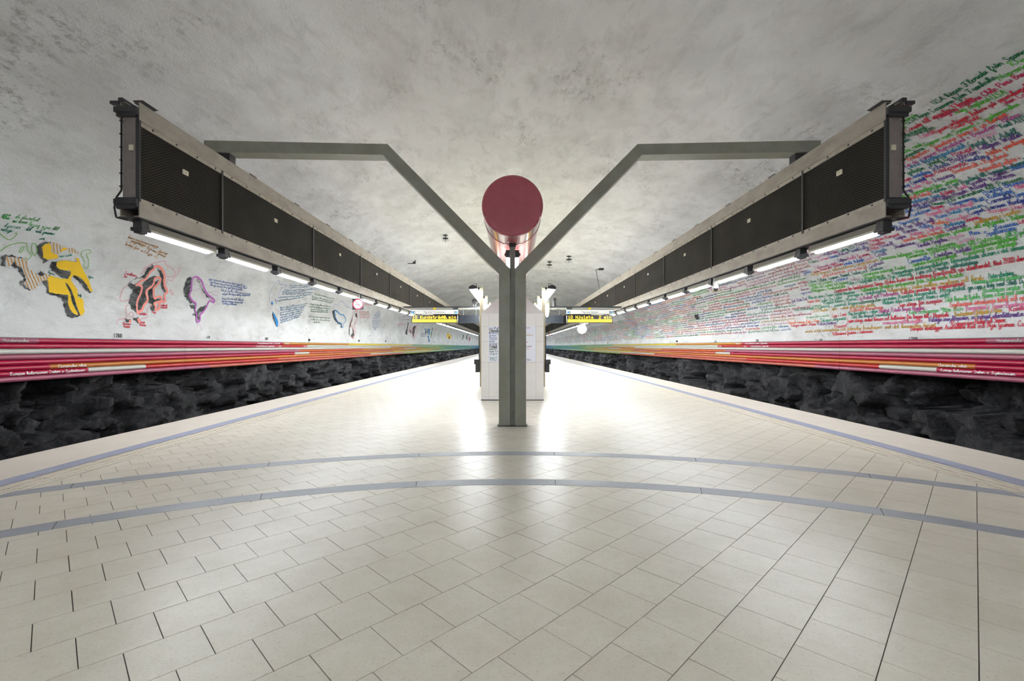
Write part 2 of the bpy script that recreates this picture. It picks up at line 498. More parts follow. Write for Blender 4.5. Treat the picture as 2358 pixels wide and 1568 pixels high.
def vault_patch(name, j0, j1):
    n = j1 - j0 + 1
    V = P[:, j0:j1 + 1].reshape(-1, 3); Nn = NRM[:, j0:j1 + 1].reshape(-1, 3)
    a = (np.arange(NY - 1)[:, None] * n + np.arange(n - 1)[None, :]).ravel()
    Q = np.stack([a, a + 1, a + n + 1, a + n], axis=1)
    g = np.cross(V[Q[0, 1]] - V[Q[0, 0]], V[Q[0, 3]] - V[Q[0, 0]])
    if np.dot(g, Nn[0]) < 0: Q = Q[:, ::-1]
    o = npmesh(name, V, Q, M['wall'], smooth=True, normals=Nn)
    return tag(o, kind='structure')

JW = int(NS * 0.235)
wall_left = vault_patch('wall_left', 0, JW)
ceiling = vault_patch('ceiling', JW, NS - 1 - JW)
wall_right = vault_patch('wall_right', NS - 1 - JW, NS - 1)
tag(wall_left, 'white rough shotcrete wall painted with maps on the left', kind='structure')
tag(wall_right, 'white rough shotcrete wall covered in coloured handwriting', kind='structure')
tag(ceiling, 'rough white cavern vault with grey stains', kind='structure')

# photograph direction -> place on the wall (used to measure where the writing and maps sit)
sideL = np.arange(NS) < NS // 2
def on_wall(u, v):
    u = float(u); v = float(v)
    r = (VV - v) / abs(u - UV)
    idx = np.arange(0, NS // 2) if u < UV else np.arange(NS - 1, NS // 2, -1)
    rr = (PZ[idx] - EYE) / np.maximum(np.abs(PX[idx]), 1e-3)
    s = np.interp(r, rr, SG[idx]); x = np.interp(r, rr, np.abs(PX[idx]))
    return x * F / abs(u - UV), s

# end walls of the cavern
def end_wall(name, y, lab):
    mb = MB()
    vs = [(x, y, z) for x, z in zip(PX, PZ)]
    vs = [(-12.2, y, -1.3), (-12.2, y, PZ[0])] + vs + [(12.2, y, PZ[0]), (12.2, y, -1.3)]
    mb.add(vs, [tuple(range(len(vs)))])
    return tag(mb.build(name, M['wall']), lab, kind='structure')
end_wall('wall_back', 152.4, 'far end wall of the cavern')
end_wall('wall_front', -11.9, 'end wall of the cavern behind the viewer')

# ------------------------------------------------------------------ rock face, track bed, platform
YR = np.concatenate([np.arange(-11.9, 2, 0.5), np.arange(2, 24, 0.06), np.arange(24, 50, 0.2), np.arange(50, 152.6, 0.6)])
ZR = np.concatenate([np.linspace(-1.25, -0.95, 4), np.linspace(-0.88, 0.78, 30), [1.0, 1.3, 1.6]])
for side, nm, lab in ((-1, 'rock_face_left', 'dark rough blasted rock face under the left pipes'), (1, 'rock_face_right', 'dark rough blasted rock face under the right pipes')):
    V = []
    for y in YR:
        for z in ZR:
            q = (y * 0.7 + 40 * side, z * 1.1, side * 3.1)
            d, pts = noise.voronoi((q[0] + 0.35 * noise.noise((y * 1.7, z * 1.7, 4)), q[1] + 0.3 * noise.noise((y * 1.3, z * 1.9, 8)), q[2]))
            cell = noise.cell(Vector(pts[0]) * 7.3)
            slope = noise.noise(Vector(pts[0]) * 3.1)
            d2, p2 = noise.voronoi((y * 2.1 + 0.25 * noise.noise((y * 4, z * 4, 1)), z * 2.6, side * 5.7))
            c2 = noise.cell(Vector(p2[0]) * 5.1); s2 = noise.noise(Vector(p2[0]) * 2.7)
            f = 0.42 * cell - 0.25 + 0.75 * (q[0] - pts[0][0]) * slope + 0.5 * (q[1] - pts[0][1]) * (slope - 0.3) \
                + 0.24 * c2 + 0.35 * (y * 2.1 - p2[0][0]) * s2 * 0.6 + 0.3 * (z * 2.6 - p2[0][1]) * (s2 - 0.25) * 0.5 \
                + 0.03 * noise.fractal((y * 3.4, z * 3.6, side * 7), 0.9, 2.1, 3)
            x = 10.9 + 1.25 * f + max(0, 0.2 - z) * -0.12
            if z > 0.75: x = max(x, 10.35)
            x = min(max(x, 10.12), 11.9)
            V.append((side * x, y, z))
    n = len(ZR)
    a = (np.arange(len(YR) - 1)[:, None] * n + np.arange(n - 1)[None, :]).ravel()
    Q = np.stack([a, a + n, a + n + 1, a + 1], axis=1)
    if side > 0: Q = Q[:, ::-1]
    tag(npmesh(nm, V, Q, M['rock']), lab, kind='structure')
    lg = MB().box(side * 10.12, side * 11.95, -11.9, 152.4, 1.49, 1.58)
    tag(lg.build('trim_1' if side < 0 else 'trim_2', M['dark']), kind='structure')

XE = 6.25
for side in (-1, 1):
    sn = 'left' if side < 0 else 'right'
    tb = MB().box(side * XE, side * 12.1, -11.9, 152.4, -1.35, -1.2)
    tag(tb.build('track_bed_' + sn, M['bed']), 'dark ballast track bed beside the platform, %s side' % sn, kind='structure')
    es = MB().box(side * 5.33, side * XE, -11.9, 152.4, -0.22, 0.004)
    tag(es.build('trim_3' if side < 0 else 'trim_4', M['edge']), 'pale stone platform edge slab, %s side' % sn, kind='structure')
    bs = MB().box(side * 5.11, side * 5.33, -11.9, 152.4, -0.2, 0.003)
    tag(bs.build('trim_5' if side < 0 else 'trim_6', M['blue']), 'blue grey safety band along the platform, %s side' % sn, kind='structure')
    for g in (7.5, 8.95):
        rl = MB().box(side * g - 0.035, side * g + 0.035, -11.9, 152.4, -1.2, -1.04)
        rl.box(side * g - 0.07, side * g + 0.07, -11.9, 152.4, -1.2, -1.18)
        tag(rl.build('trim_7', M['rail']), kind='structure')

floor = MB().box(-5.33, 5.33, -11.9, 152.4, -1.2, -0.006).box(-XE + 0.03, XE - 0.03, -11.9, 152.4, -1.2, -0.21).build('floor', M['grout'])
tag(floor, 'platform floor of pale square stone tiles laid diagonally', kind='structure')

# diagonal tiles
TA, TC = 0.298, 0.307          # along the rows / across the rows
GAP = 0.0045
R2 = math.sqrt(0.5)
XT = 4.74
def tile_poly(k, n):
    c0 = 0.0127 + k * TC; c1 = c0 + TC
    a0 = 2.62 + n * TA + (0.0 if k % 2 else TA / 2); a1 = a0 + TA
    g = GAP / 2
    pts = []
    for a, c in ((a0 + g, c0 + g), (a1 - g, c0 + g), (a1 - g, c1 - g), (a0 + g, c1 - g)):
        pts.append(((a + c) * R2, (a - c) * R2))
    return pts
def clip_x(poly, lim, sgn):
    out = []
    for i in range(len(poly)):
        p, q = poly[i], poly[(i + 1) % len(poly)]
        pi, qi = sgn * p[0] <= lim, sgn * q[0] <= lim
        if pi: out.append(p)
        if pi != qi:
            t = (sgn * lim - p[0]) / (q[0] - p[0])
            out.append((sgn * lim, p[1] + t * (q[1] - p[1])))
    return out
tiles = []
for k in range(-150, 60):
    for n in range(-70, 150):
        c = 0.0127 + (k + 0.5) * TC; a = 2.62 + n * TA + (0.0 if k % 2 else TA / 2) + TA / 2
        x, y = (a + c) * R2, (a - c) * R2
        if abs(x) < XT + 0.25 and -11 < y < 44:
            tiles.append((k, n, x, y))
def visible(x, y):
    return y > 1.85 and abs(x) / y < 1.12
vis = sorted([t for t in tiles if visible(t[2], t[3])], key=lambda t: t[3] ** 2 + 0.5 * t[2] ** 2)
near = set((t[0], t[1]) for t in vis[:300])
def slab(poly, z0, z1):
    n = len(poly)
    vs = [(x, y, z1) for x, y in poly] + [(x, y, z0) for x, y in poly]
    fs = [tuple(range(n))] + [(i, i + n, (i + 1) % n + n, (i + 1) % n) for i in range(n)]
    return vs, fs
full = None
rest = MB()
for k, n, x, y in tiles:
    poly = tile_poly(k, n)[::-1]
    area = sum(poly[i][0] * poly[(i + 1) % 4][1] - poly[(i + 1) % 4][0] * poly[i][1] for i in range(4))
    if area < 0: poly = poly[::-1]
    cut = max(abs(p[0]) for p in poly) > XT
    if cut:
        poly = clip_x(clip_x(poly, XT, 1), XT, -1)
        if len(poly) < 3: continue
    if (k, n) in near:
        if cut:
            mb = MB(); mb.add(*slab([(px - x, py - y) for px, py in poly], -0.006, 0.0)); me = mb.mesh('tile', M['tile'])
        else:
            if full is None:
                mb = MB(); mb.add(*slab([(px - x, py - y) for px, py in poly], -0.006, 0.0)); full = mb.mesh('tile', M['tile'])
            me = full
        o = bpy.data.objects.new('tile', me); COL.objects.link(o)
        o.location = (x, y, random.uniform(-0.0006, 0.0006)); o.parent = floor
    else:
        rest.add(*slab(poly, -0.006, 0.0))
# beyond the tiles that can be told apart
ro = rest.build('tile_field', M['tile'], floor); ro['kind'] = 'stuff'
fo = MB().box(-XT, XT, 44.1, 152.3, -0.006, -0.0005).build('far_paving', M['tile'], floor)

# tactile strips: ribbed slabs along both edges
def tactile_mesh(side):
    me = MB()
    me.box(-0.172, 0.172, -0.172, 0.172, -0.006, 0.001)
    return me
for side in (-1, 1):
    mt = tactile_mesh(side).mesh('tactile_slab', M['tact'])
    rb = MB()
    for dx in (-0.135, -0.02, 0.095):
        rb.prism_y([(dx - 0.016, 0.001), (dx + 0.016, 0.001), (dx + 0.008, 0.006), (dx - 0.008, 0.006)], -0.168, 0.168)
    mr = rb.mesh('rib', M['ridge'])
    farS = MB(); farR = MB()
    y = -11.7; k = 0
    while y < 152:
        xc = side * 4.925
        if 1.8 < y < 22:
            o = bpy.data.objects.new('tactile_slab', mt); COL.objects.link(o); o.location = (xc, y, 0); o.parent = floor
            for r_ in (0,):
                q = bpy.data.objects.new('ribs', mr); COL.objects.link(q); q.parent = o
        else:
            farS.box(xc - 0.172, xc + 0.172, y - 0.172, y + 0.172, -0.006, 0.001)
            for dx in (-0.135, -0.02, 0.095):
                farR.prism_y([(xc + dx - 0.016, 0.001), (xc + dx + 0.016, 0.001), (xc + dx + 0.008, 0.006), (xc + dx - 0.008, 0.006)], y - 0.168, y + 0.168)
        y += 0.349; k += 1
    s1 = farS.build('tactile_strip', M['tact'], floor); s1['kind'] = 'stuff'
    s2 = farR.build('tactile_ribs', M['ridge'], floor); s2['kind'] = 'stuff'

# curved granite bands, laid in segments
for (R_, cy, w, seg) in ((7.62, -1.58, 0.20, 1.75), (6.10, -1.33, 0.20, 1.42)):
    da = seg / R_
    amax = math.asin(min(1, 5.10 / R_)) if R_ > XT else 1.5
    n = int(math.ceil(amax / da)) + 1
    for i in range(-n, n):
        a0, a1 = (i + 0.31) * da, (i + 1.31) * da
        a0c, a1c = max(a0, -amax), min(a1, amax)
        if a1c - a0c < 0.01: continue
        m_ = 10; vs = []
        for q in range(m_ + 1):
            a = a0c + 0.0005 + (a1c - a0c - 0.001) * q / m_
            for rr in (R_ - w / 2, R_ + w / 2):
                for z in (-0.005, 0.0016):
                    vs.append((rr * math.sin(a), cy + rr * math.cos(a), z))
        fs = []
        for q in range(m_):
            b0 = q * 4
            fs += [(b0 + 1, b0 + 5, b0 + 7, b0 + 3), (b0, b0 + 4, b0 + 5, b0 + 1), (b0 + 2, b0 + 3, b0 + 7, b0 + 6)]
        fs += [(0, 1, 3, 2), (m_ * 4, m_ * 4 + 2, m_ * 4 + 3, m_ * 4 + 1)]
        mb = MB(); mb.add(vs, fs); mb.build('granite_band', M['greyband'], floor)
    bed = MB()
    for q in range(60):
        a0 = -amax + 2 * amax * q / 60; a1 = -amax + 2 * amax * (q + 1) / 60
        bed.add([(rr * math.sin(a), cy + rr * math.cos(a), 0.0009) for a, rr in ((a0, R_ - w / 2 + 0.004), (a0, R_ + w / 2 - 0.004), (a1, R_ + w / 2 - 0.004), (a1, R_ - w / 2 + 0.004))], [(0, 1, 2, 3)])
    bed.build('band_bed', M['grout'], floor)

# ------------------------------------------------------------------ handwriting: a single stroke cursive alphabet (x height 10, ascender 20)
GL = {
 'a': '8,8 4,10 .5,5 4,0 8,5 9,10 9,2 12,1', 'b': '0,2 5,14 5,20 2,18 2,2 5,0 9,3 8,8 5,9 11,8', 'c': '8,8 5,10 1,6 3,1 7,0 11,3',
 'd': '8,8 4,10 .5,5 4,0 8,5 10,20 9,3 12,1', 'e': '1,4 7,6 6,10 2,9 1,4 4,0 10,2', 'f': '0,2 6,14 6,20 3,18 3,-9 6,-8 5,0 10,2',
 'g': '8,8 4,10 .5,5 4,1 8,5 9,10 8,-8 3,-9 3,-5 12,2', 'h': '0,2 5,14 5,20 2,18 2,0 2,6 6,10 8,7 8,1 11,1', 'i': '0,2 3,10 3,2 6,1/3,15 3.2,16.5',
 'j': '0,2 4,10 3,-8 0,-8 0,-5 7,2/4,15 4.2,16.5', 'k': '0,2 5,14 5,20 2,18 2,0 2,5 7,9 6,6 3,5 8,1 11,1', 'l': '0,2 5,14 4,20 2,17 2,3 4,0 8,2',
 'm': '0,8 2,10 2,0 2,7 5,10 7,7 7,0 7,7 10,10 12,7 12,1 15,1', 'n': '0,8 2,10 2,0 2,7 6,10 8,7 8,1 11,1', 'o': '5,10 1,7 2,1 6,0 9,5 5,10 7,8 12,9',
 'p': '0,4 3,10 3,-9 3,6 7,10 10,6 7,0 3,1 12,1', 'q': '8,8 4,10 .5,5 4,1 8,5 9,10 9,-9 12,2', 'r': '0,2 2,9 2,11 5,9 6,8 6,2 9,1',
 's': '0,2 5,10 5,6 7,2 4,0 1,1 10,2', 't': '0,2 4,17 3,3 5,0 9,2/1,13 7,13', 'u': '0,9 1,10 1,3 4,0 8,4 9,10 9,2 12,1', 'v': '0,9 2,10 3,1 5,1 8,9 12,9',
 'w': '0,9 1,10 2,1 4,0 6,8 7,1 9,1 12,9 14,9', 'x': '0,9 3,8 6,1 10,2/9,10 1,0', 'y': '0,9 1,10 2,3 5,1 9,5 10,10 8,-8 3,-9 4,-5 13,2',
 'z': '1,9 8,10 1,0 4,1 8,0 12,2',
 'A': '0,0 4,6 9,20 11,0 13,1/3,8 12,8', 'B': '3,0 3,20/0,16 4,20 11,18 10,13 4,11 12,8 10,1 3,0', 'C': '12,17 8,20 2,14 2,5 6,0 13,3',
 'D': '3,0 3,20/0,17 5,20 12,15 12,5 6,0 1,1', 'E': '11,18 6,20 3,16 8,11 2,7 4,0 12,3', 'F': '0,16 4,20 14,19/7,19 6,2 3,0 0,3/3,10 11,10',
 'G': '12,17 8,20 2,13 3,3 8,1 11,10 11,-5 7,-9 4,-5 14,2', 'H': '0,16 3,19 3,0/12,20 11,2 14,1/3,10 11,10', 'I': '0,17 8,20/5,19 5,1/1,0 8,0',
 'J': '2,20 11,20/8,20 7,-6 3,-9 1,-5', 'K': '0,16 3,19 3,0/12,20 4,10 12,1', 'L': '8,17 5,20 3,15 5,4 2,0 8,1 13,1', 'M': '0,2 2,1 4,19 8,3 12,19 13,2 16,1',
 'N': '0,2 2,1 3,19 10,2 11,20', 'O': '8,20 1,14 2,3 7,0 13,6 12,16 7,20', 'P': '3,0 3,20/0,16 5,20 12,18 12,12 4,9', 'Q': '8,20 1,14 2,3 7,0 13,6 12,16 7,20/7,5 14,-2',
 'R': '3,0 3,20/0,16 5,20 12,18 11,12 4,10 12,1 14,1', 'S': '11,17 7,20 3,16 9,8 9,2 4,0 0,3', 'T': '0,16 4,20 14,19/8,19 7,2 3,0 1,3',
 'U': '0,17 2,19 2,5 6,0 11,6 12,20 12,2 15,1', 'V': '0,17 2,19 6,0 13,20', 'W': '0,17 2,19 5,1 9,15 11,1 16,20', 'X': '0,20 12,0/12,20 0,0',
 'Y': '0,17 2,19 4,10 8,9 12,19 10,-6 5,-9 3,-5', 'Z': '1,19 12,20 1,0 13,1',
 '0': '6,20 1,15 1,5 6,0 11,5 11,15 6,20', '1': '2,15 6,20 6,0', '2': '1,15 5,20 10,15 1,0 11,0', '3': '1,19 9,20 5,12 10,6 5,0 0,2', '4': '8,0 8,20 0,6 12,6',
 '5': '10,20 2,20 2,11 8,12 10,5 5,0 0,2', '6': '9,19 3,12 1,5 5,0 10,4 7,10 2,7', '7': '0,20 11,20 4,0', '8': '6,11 2,16 6,20 10,16 6,11 1,5 6,0 11,5 6,11',
 '9': '10,13 5,9 1,14 5,20 10,16 9,6 5,0', '.': '2,0 2.6,1', ',': '3,2 1,-4', '-': '1,8 7,8', '~': '0,8 3,11 7,7 11,11', '?': '1,16 5,20 9,16 5,10 5,5/5,1 5,0',
 '(': '4,20 1,10 4,-2', ')': '1,20 4,10 1,-2', "'": '2,20 2,15', '=': '1,11 9,11/1,5 9,5'}
UML = {'å': ('a', 'ring'), 'ä': ('a', 'dots'), 'ö': ('o', 'dots'), 'Å': ('A', 'ring'), 'Ä': ('A', 'dots'), 'Ö': ('O', 'dots'), 'é': ('e', 'acute'), 'ô': ('o', 'acute')}
def parse(s):
    return [np.array([[float(c) for c in p.split(',')] for p in st.split()]) for st in s.split('/')]
GP = {k: parse(v) for k, v in GL.items()}

def catmull(p, k):
    if len(p) < 3 or k < 2: return p
    q = np.vstack([2 * p[0] - p[1], p, 2 * p[-1] - p[-2]])
    out = []
    for i in range(1, len(q) - 2):
        a, b, c, d = q[i - 1], q[i], q[i + 1], q[i + 2]
        for t in np.arange(k) / k:
            out.append(0.5 * (2 * b + (c - a) * t + (2 * a - 5 * b + 4 * c - d) * t * t + (3 * b - a - 3 * c + d) * t ** 3))
    out.append(q[-2])
    return np.array(out)

def text_strokes(txt, k=3, cap_print=True):
    """list of polylines and the total width, in alphabet units"""
    x = 0.0; strokes = []; cur = []
    def flush():
        nonlocal cur
        if len(cur) > 1: strokes.append(catmull(np.array(cur), k))
        cur = []
    for ch in txt:
        if ch == ' ':
            flush(); x += 9; continue
        mk = None
        if ch in UML: ch, mk = UML[ch]
        if ch not in GP: x += 8; continue
        g = GP[ch]
        w = max(s[:, 0].max() for s in g)
        low = ch.islower()
        if not low: flush()
        if low:
            cur += [tuple(p) for p in (g[0] + [x, 0])]
            ex = g[1:]
        else:
            ex = g
        for e in ex:
            strokes.append(catmull(e + [x, 0], k))
        if mk == 'dots':
            strokes += [np.array([[x + 3, 14], [x + 3.3, 15.6]]), np.array([[x + 7, 14], [x + 7.3, 15.6]])]
        elif mk == 'ring':
            strokes.append(np.array([[x + 5, 13], [x + 3.5, 15], [x + 5, 17], [x + 6.5, 15], [x + 5, 13]]))
        elif mk == 'acute':
            strokes.append(np.array([[x + 4, 13], [x + 7, 17]]))
        x += w - (1.2 if low else -1.5)
    flush()
    return strokes, max(x, 1.0)

def scribble(width, k=1):
    """illegible cursive running hand, in alphabet units"""
    x = 0.0; strokes = []
    while x < width - 8:
        L = random.randint(3, 9); pts = [(x, 2)]
        if random.random() < 0.35:
            pts += [(x + 1, 18), (x + 4, 19), (x + 4, 1)]; x += 6
        for _ in range(L):
            r = random.random()
            if r < 0.16: pts += [(x + 3, 19), (x + 2, 0)]; x += 6
            elif r < 0.26: pts += [(x + 5, 10), (x + 3, -8), (x + 7, 1)]; x += 8
            elif r < 0.6: pts += [(x + 2, 10), (x + 4, 1), (x + 6, 9), (x + 8, 1)]; x += 9
            else: pts += [(x + 5, 9), (x + 1, 5), (x + 5, 0)]; x += 8
        strokes.append(np.array(pts)); x += 7
    return strokes, max(x, 1.0)

def ribbons(strokes2d, w):
    """2-D polylines -> ribbon quads (vertices in 2-D)"""
    VV_, QQ = [], []; o = 0
    for p in strokes2d:
        if len(p) < 2: continue
        d = np.diff(p, axis=0)
        ln = np.hypot(d[:, 0], d[:, 1]) + 1e-9
        nrm = np.stack([-d[:, 1] / ln, d[:, 0] / ln], axis=1)
        av = np.vstack([nrm[:1], nrm[:-1] + nrm[1:], nrm[-1:]])
        l2 = np.hypot(av[:, 0], av[:, 1])[:, None]
        av = np.where(l2 > 0.5, av / np.maximum(l2, 0.5), np.vstack([nrm, nrm[-1:]]))
        n = len(p)
        VV_.append(np.vstack([p + av * w / 2, p - av * w / 2]))
        i = np.arange(n - 1)
        QQ.append(np.stack([i, i + 1, i + 1 + n, i + n], axis=1) + o)
        o += 2 * n
    if not VV_: return None, None
    return np.vstack(VV_), np.vstack(QQ)

def wall_write(strokes, width, p1, p2, cap, w, off=0.012):
    """strokes set on the wall from place p1 to place p2 (Y, s); returns vertices and quads"""
    p1 = np.array(p1); p2 = np.array(p2)
    d = p2 - p1; ln = np.hypot(*d); e = d / ln
    up = np.array([0.0, 1.0]) if p1[1] < STOT / 2 else np.array([0.0, -1.0])
    kx = ln / width; ky = cap / 20.0
    st = [p1 + s[:, :1] * kx * e + s[:, 1:] * ky * up for s in strokes]
    V2, Q = ribbons(st, w)
    if V2 is None: return None, None
    return surf(V2[:, 0], V2[:, 1], off), Q

class Ink:
    def __init__(self): self.V = []; self.Q = []; self.n = 0
    def add(self, V, Q):
        if V is None: return
        self.V.append(V); self.Q.append(Q + self.n); self.n += len(V)
    def build(self, name, m, parent):
        if not self.V: return None
        return npmesh(name, np.vstack(self.V), np.vstack(self.Q), m, parent)

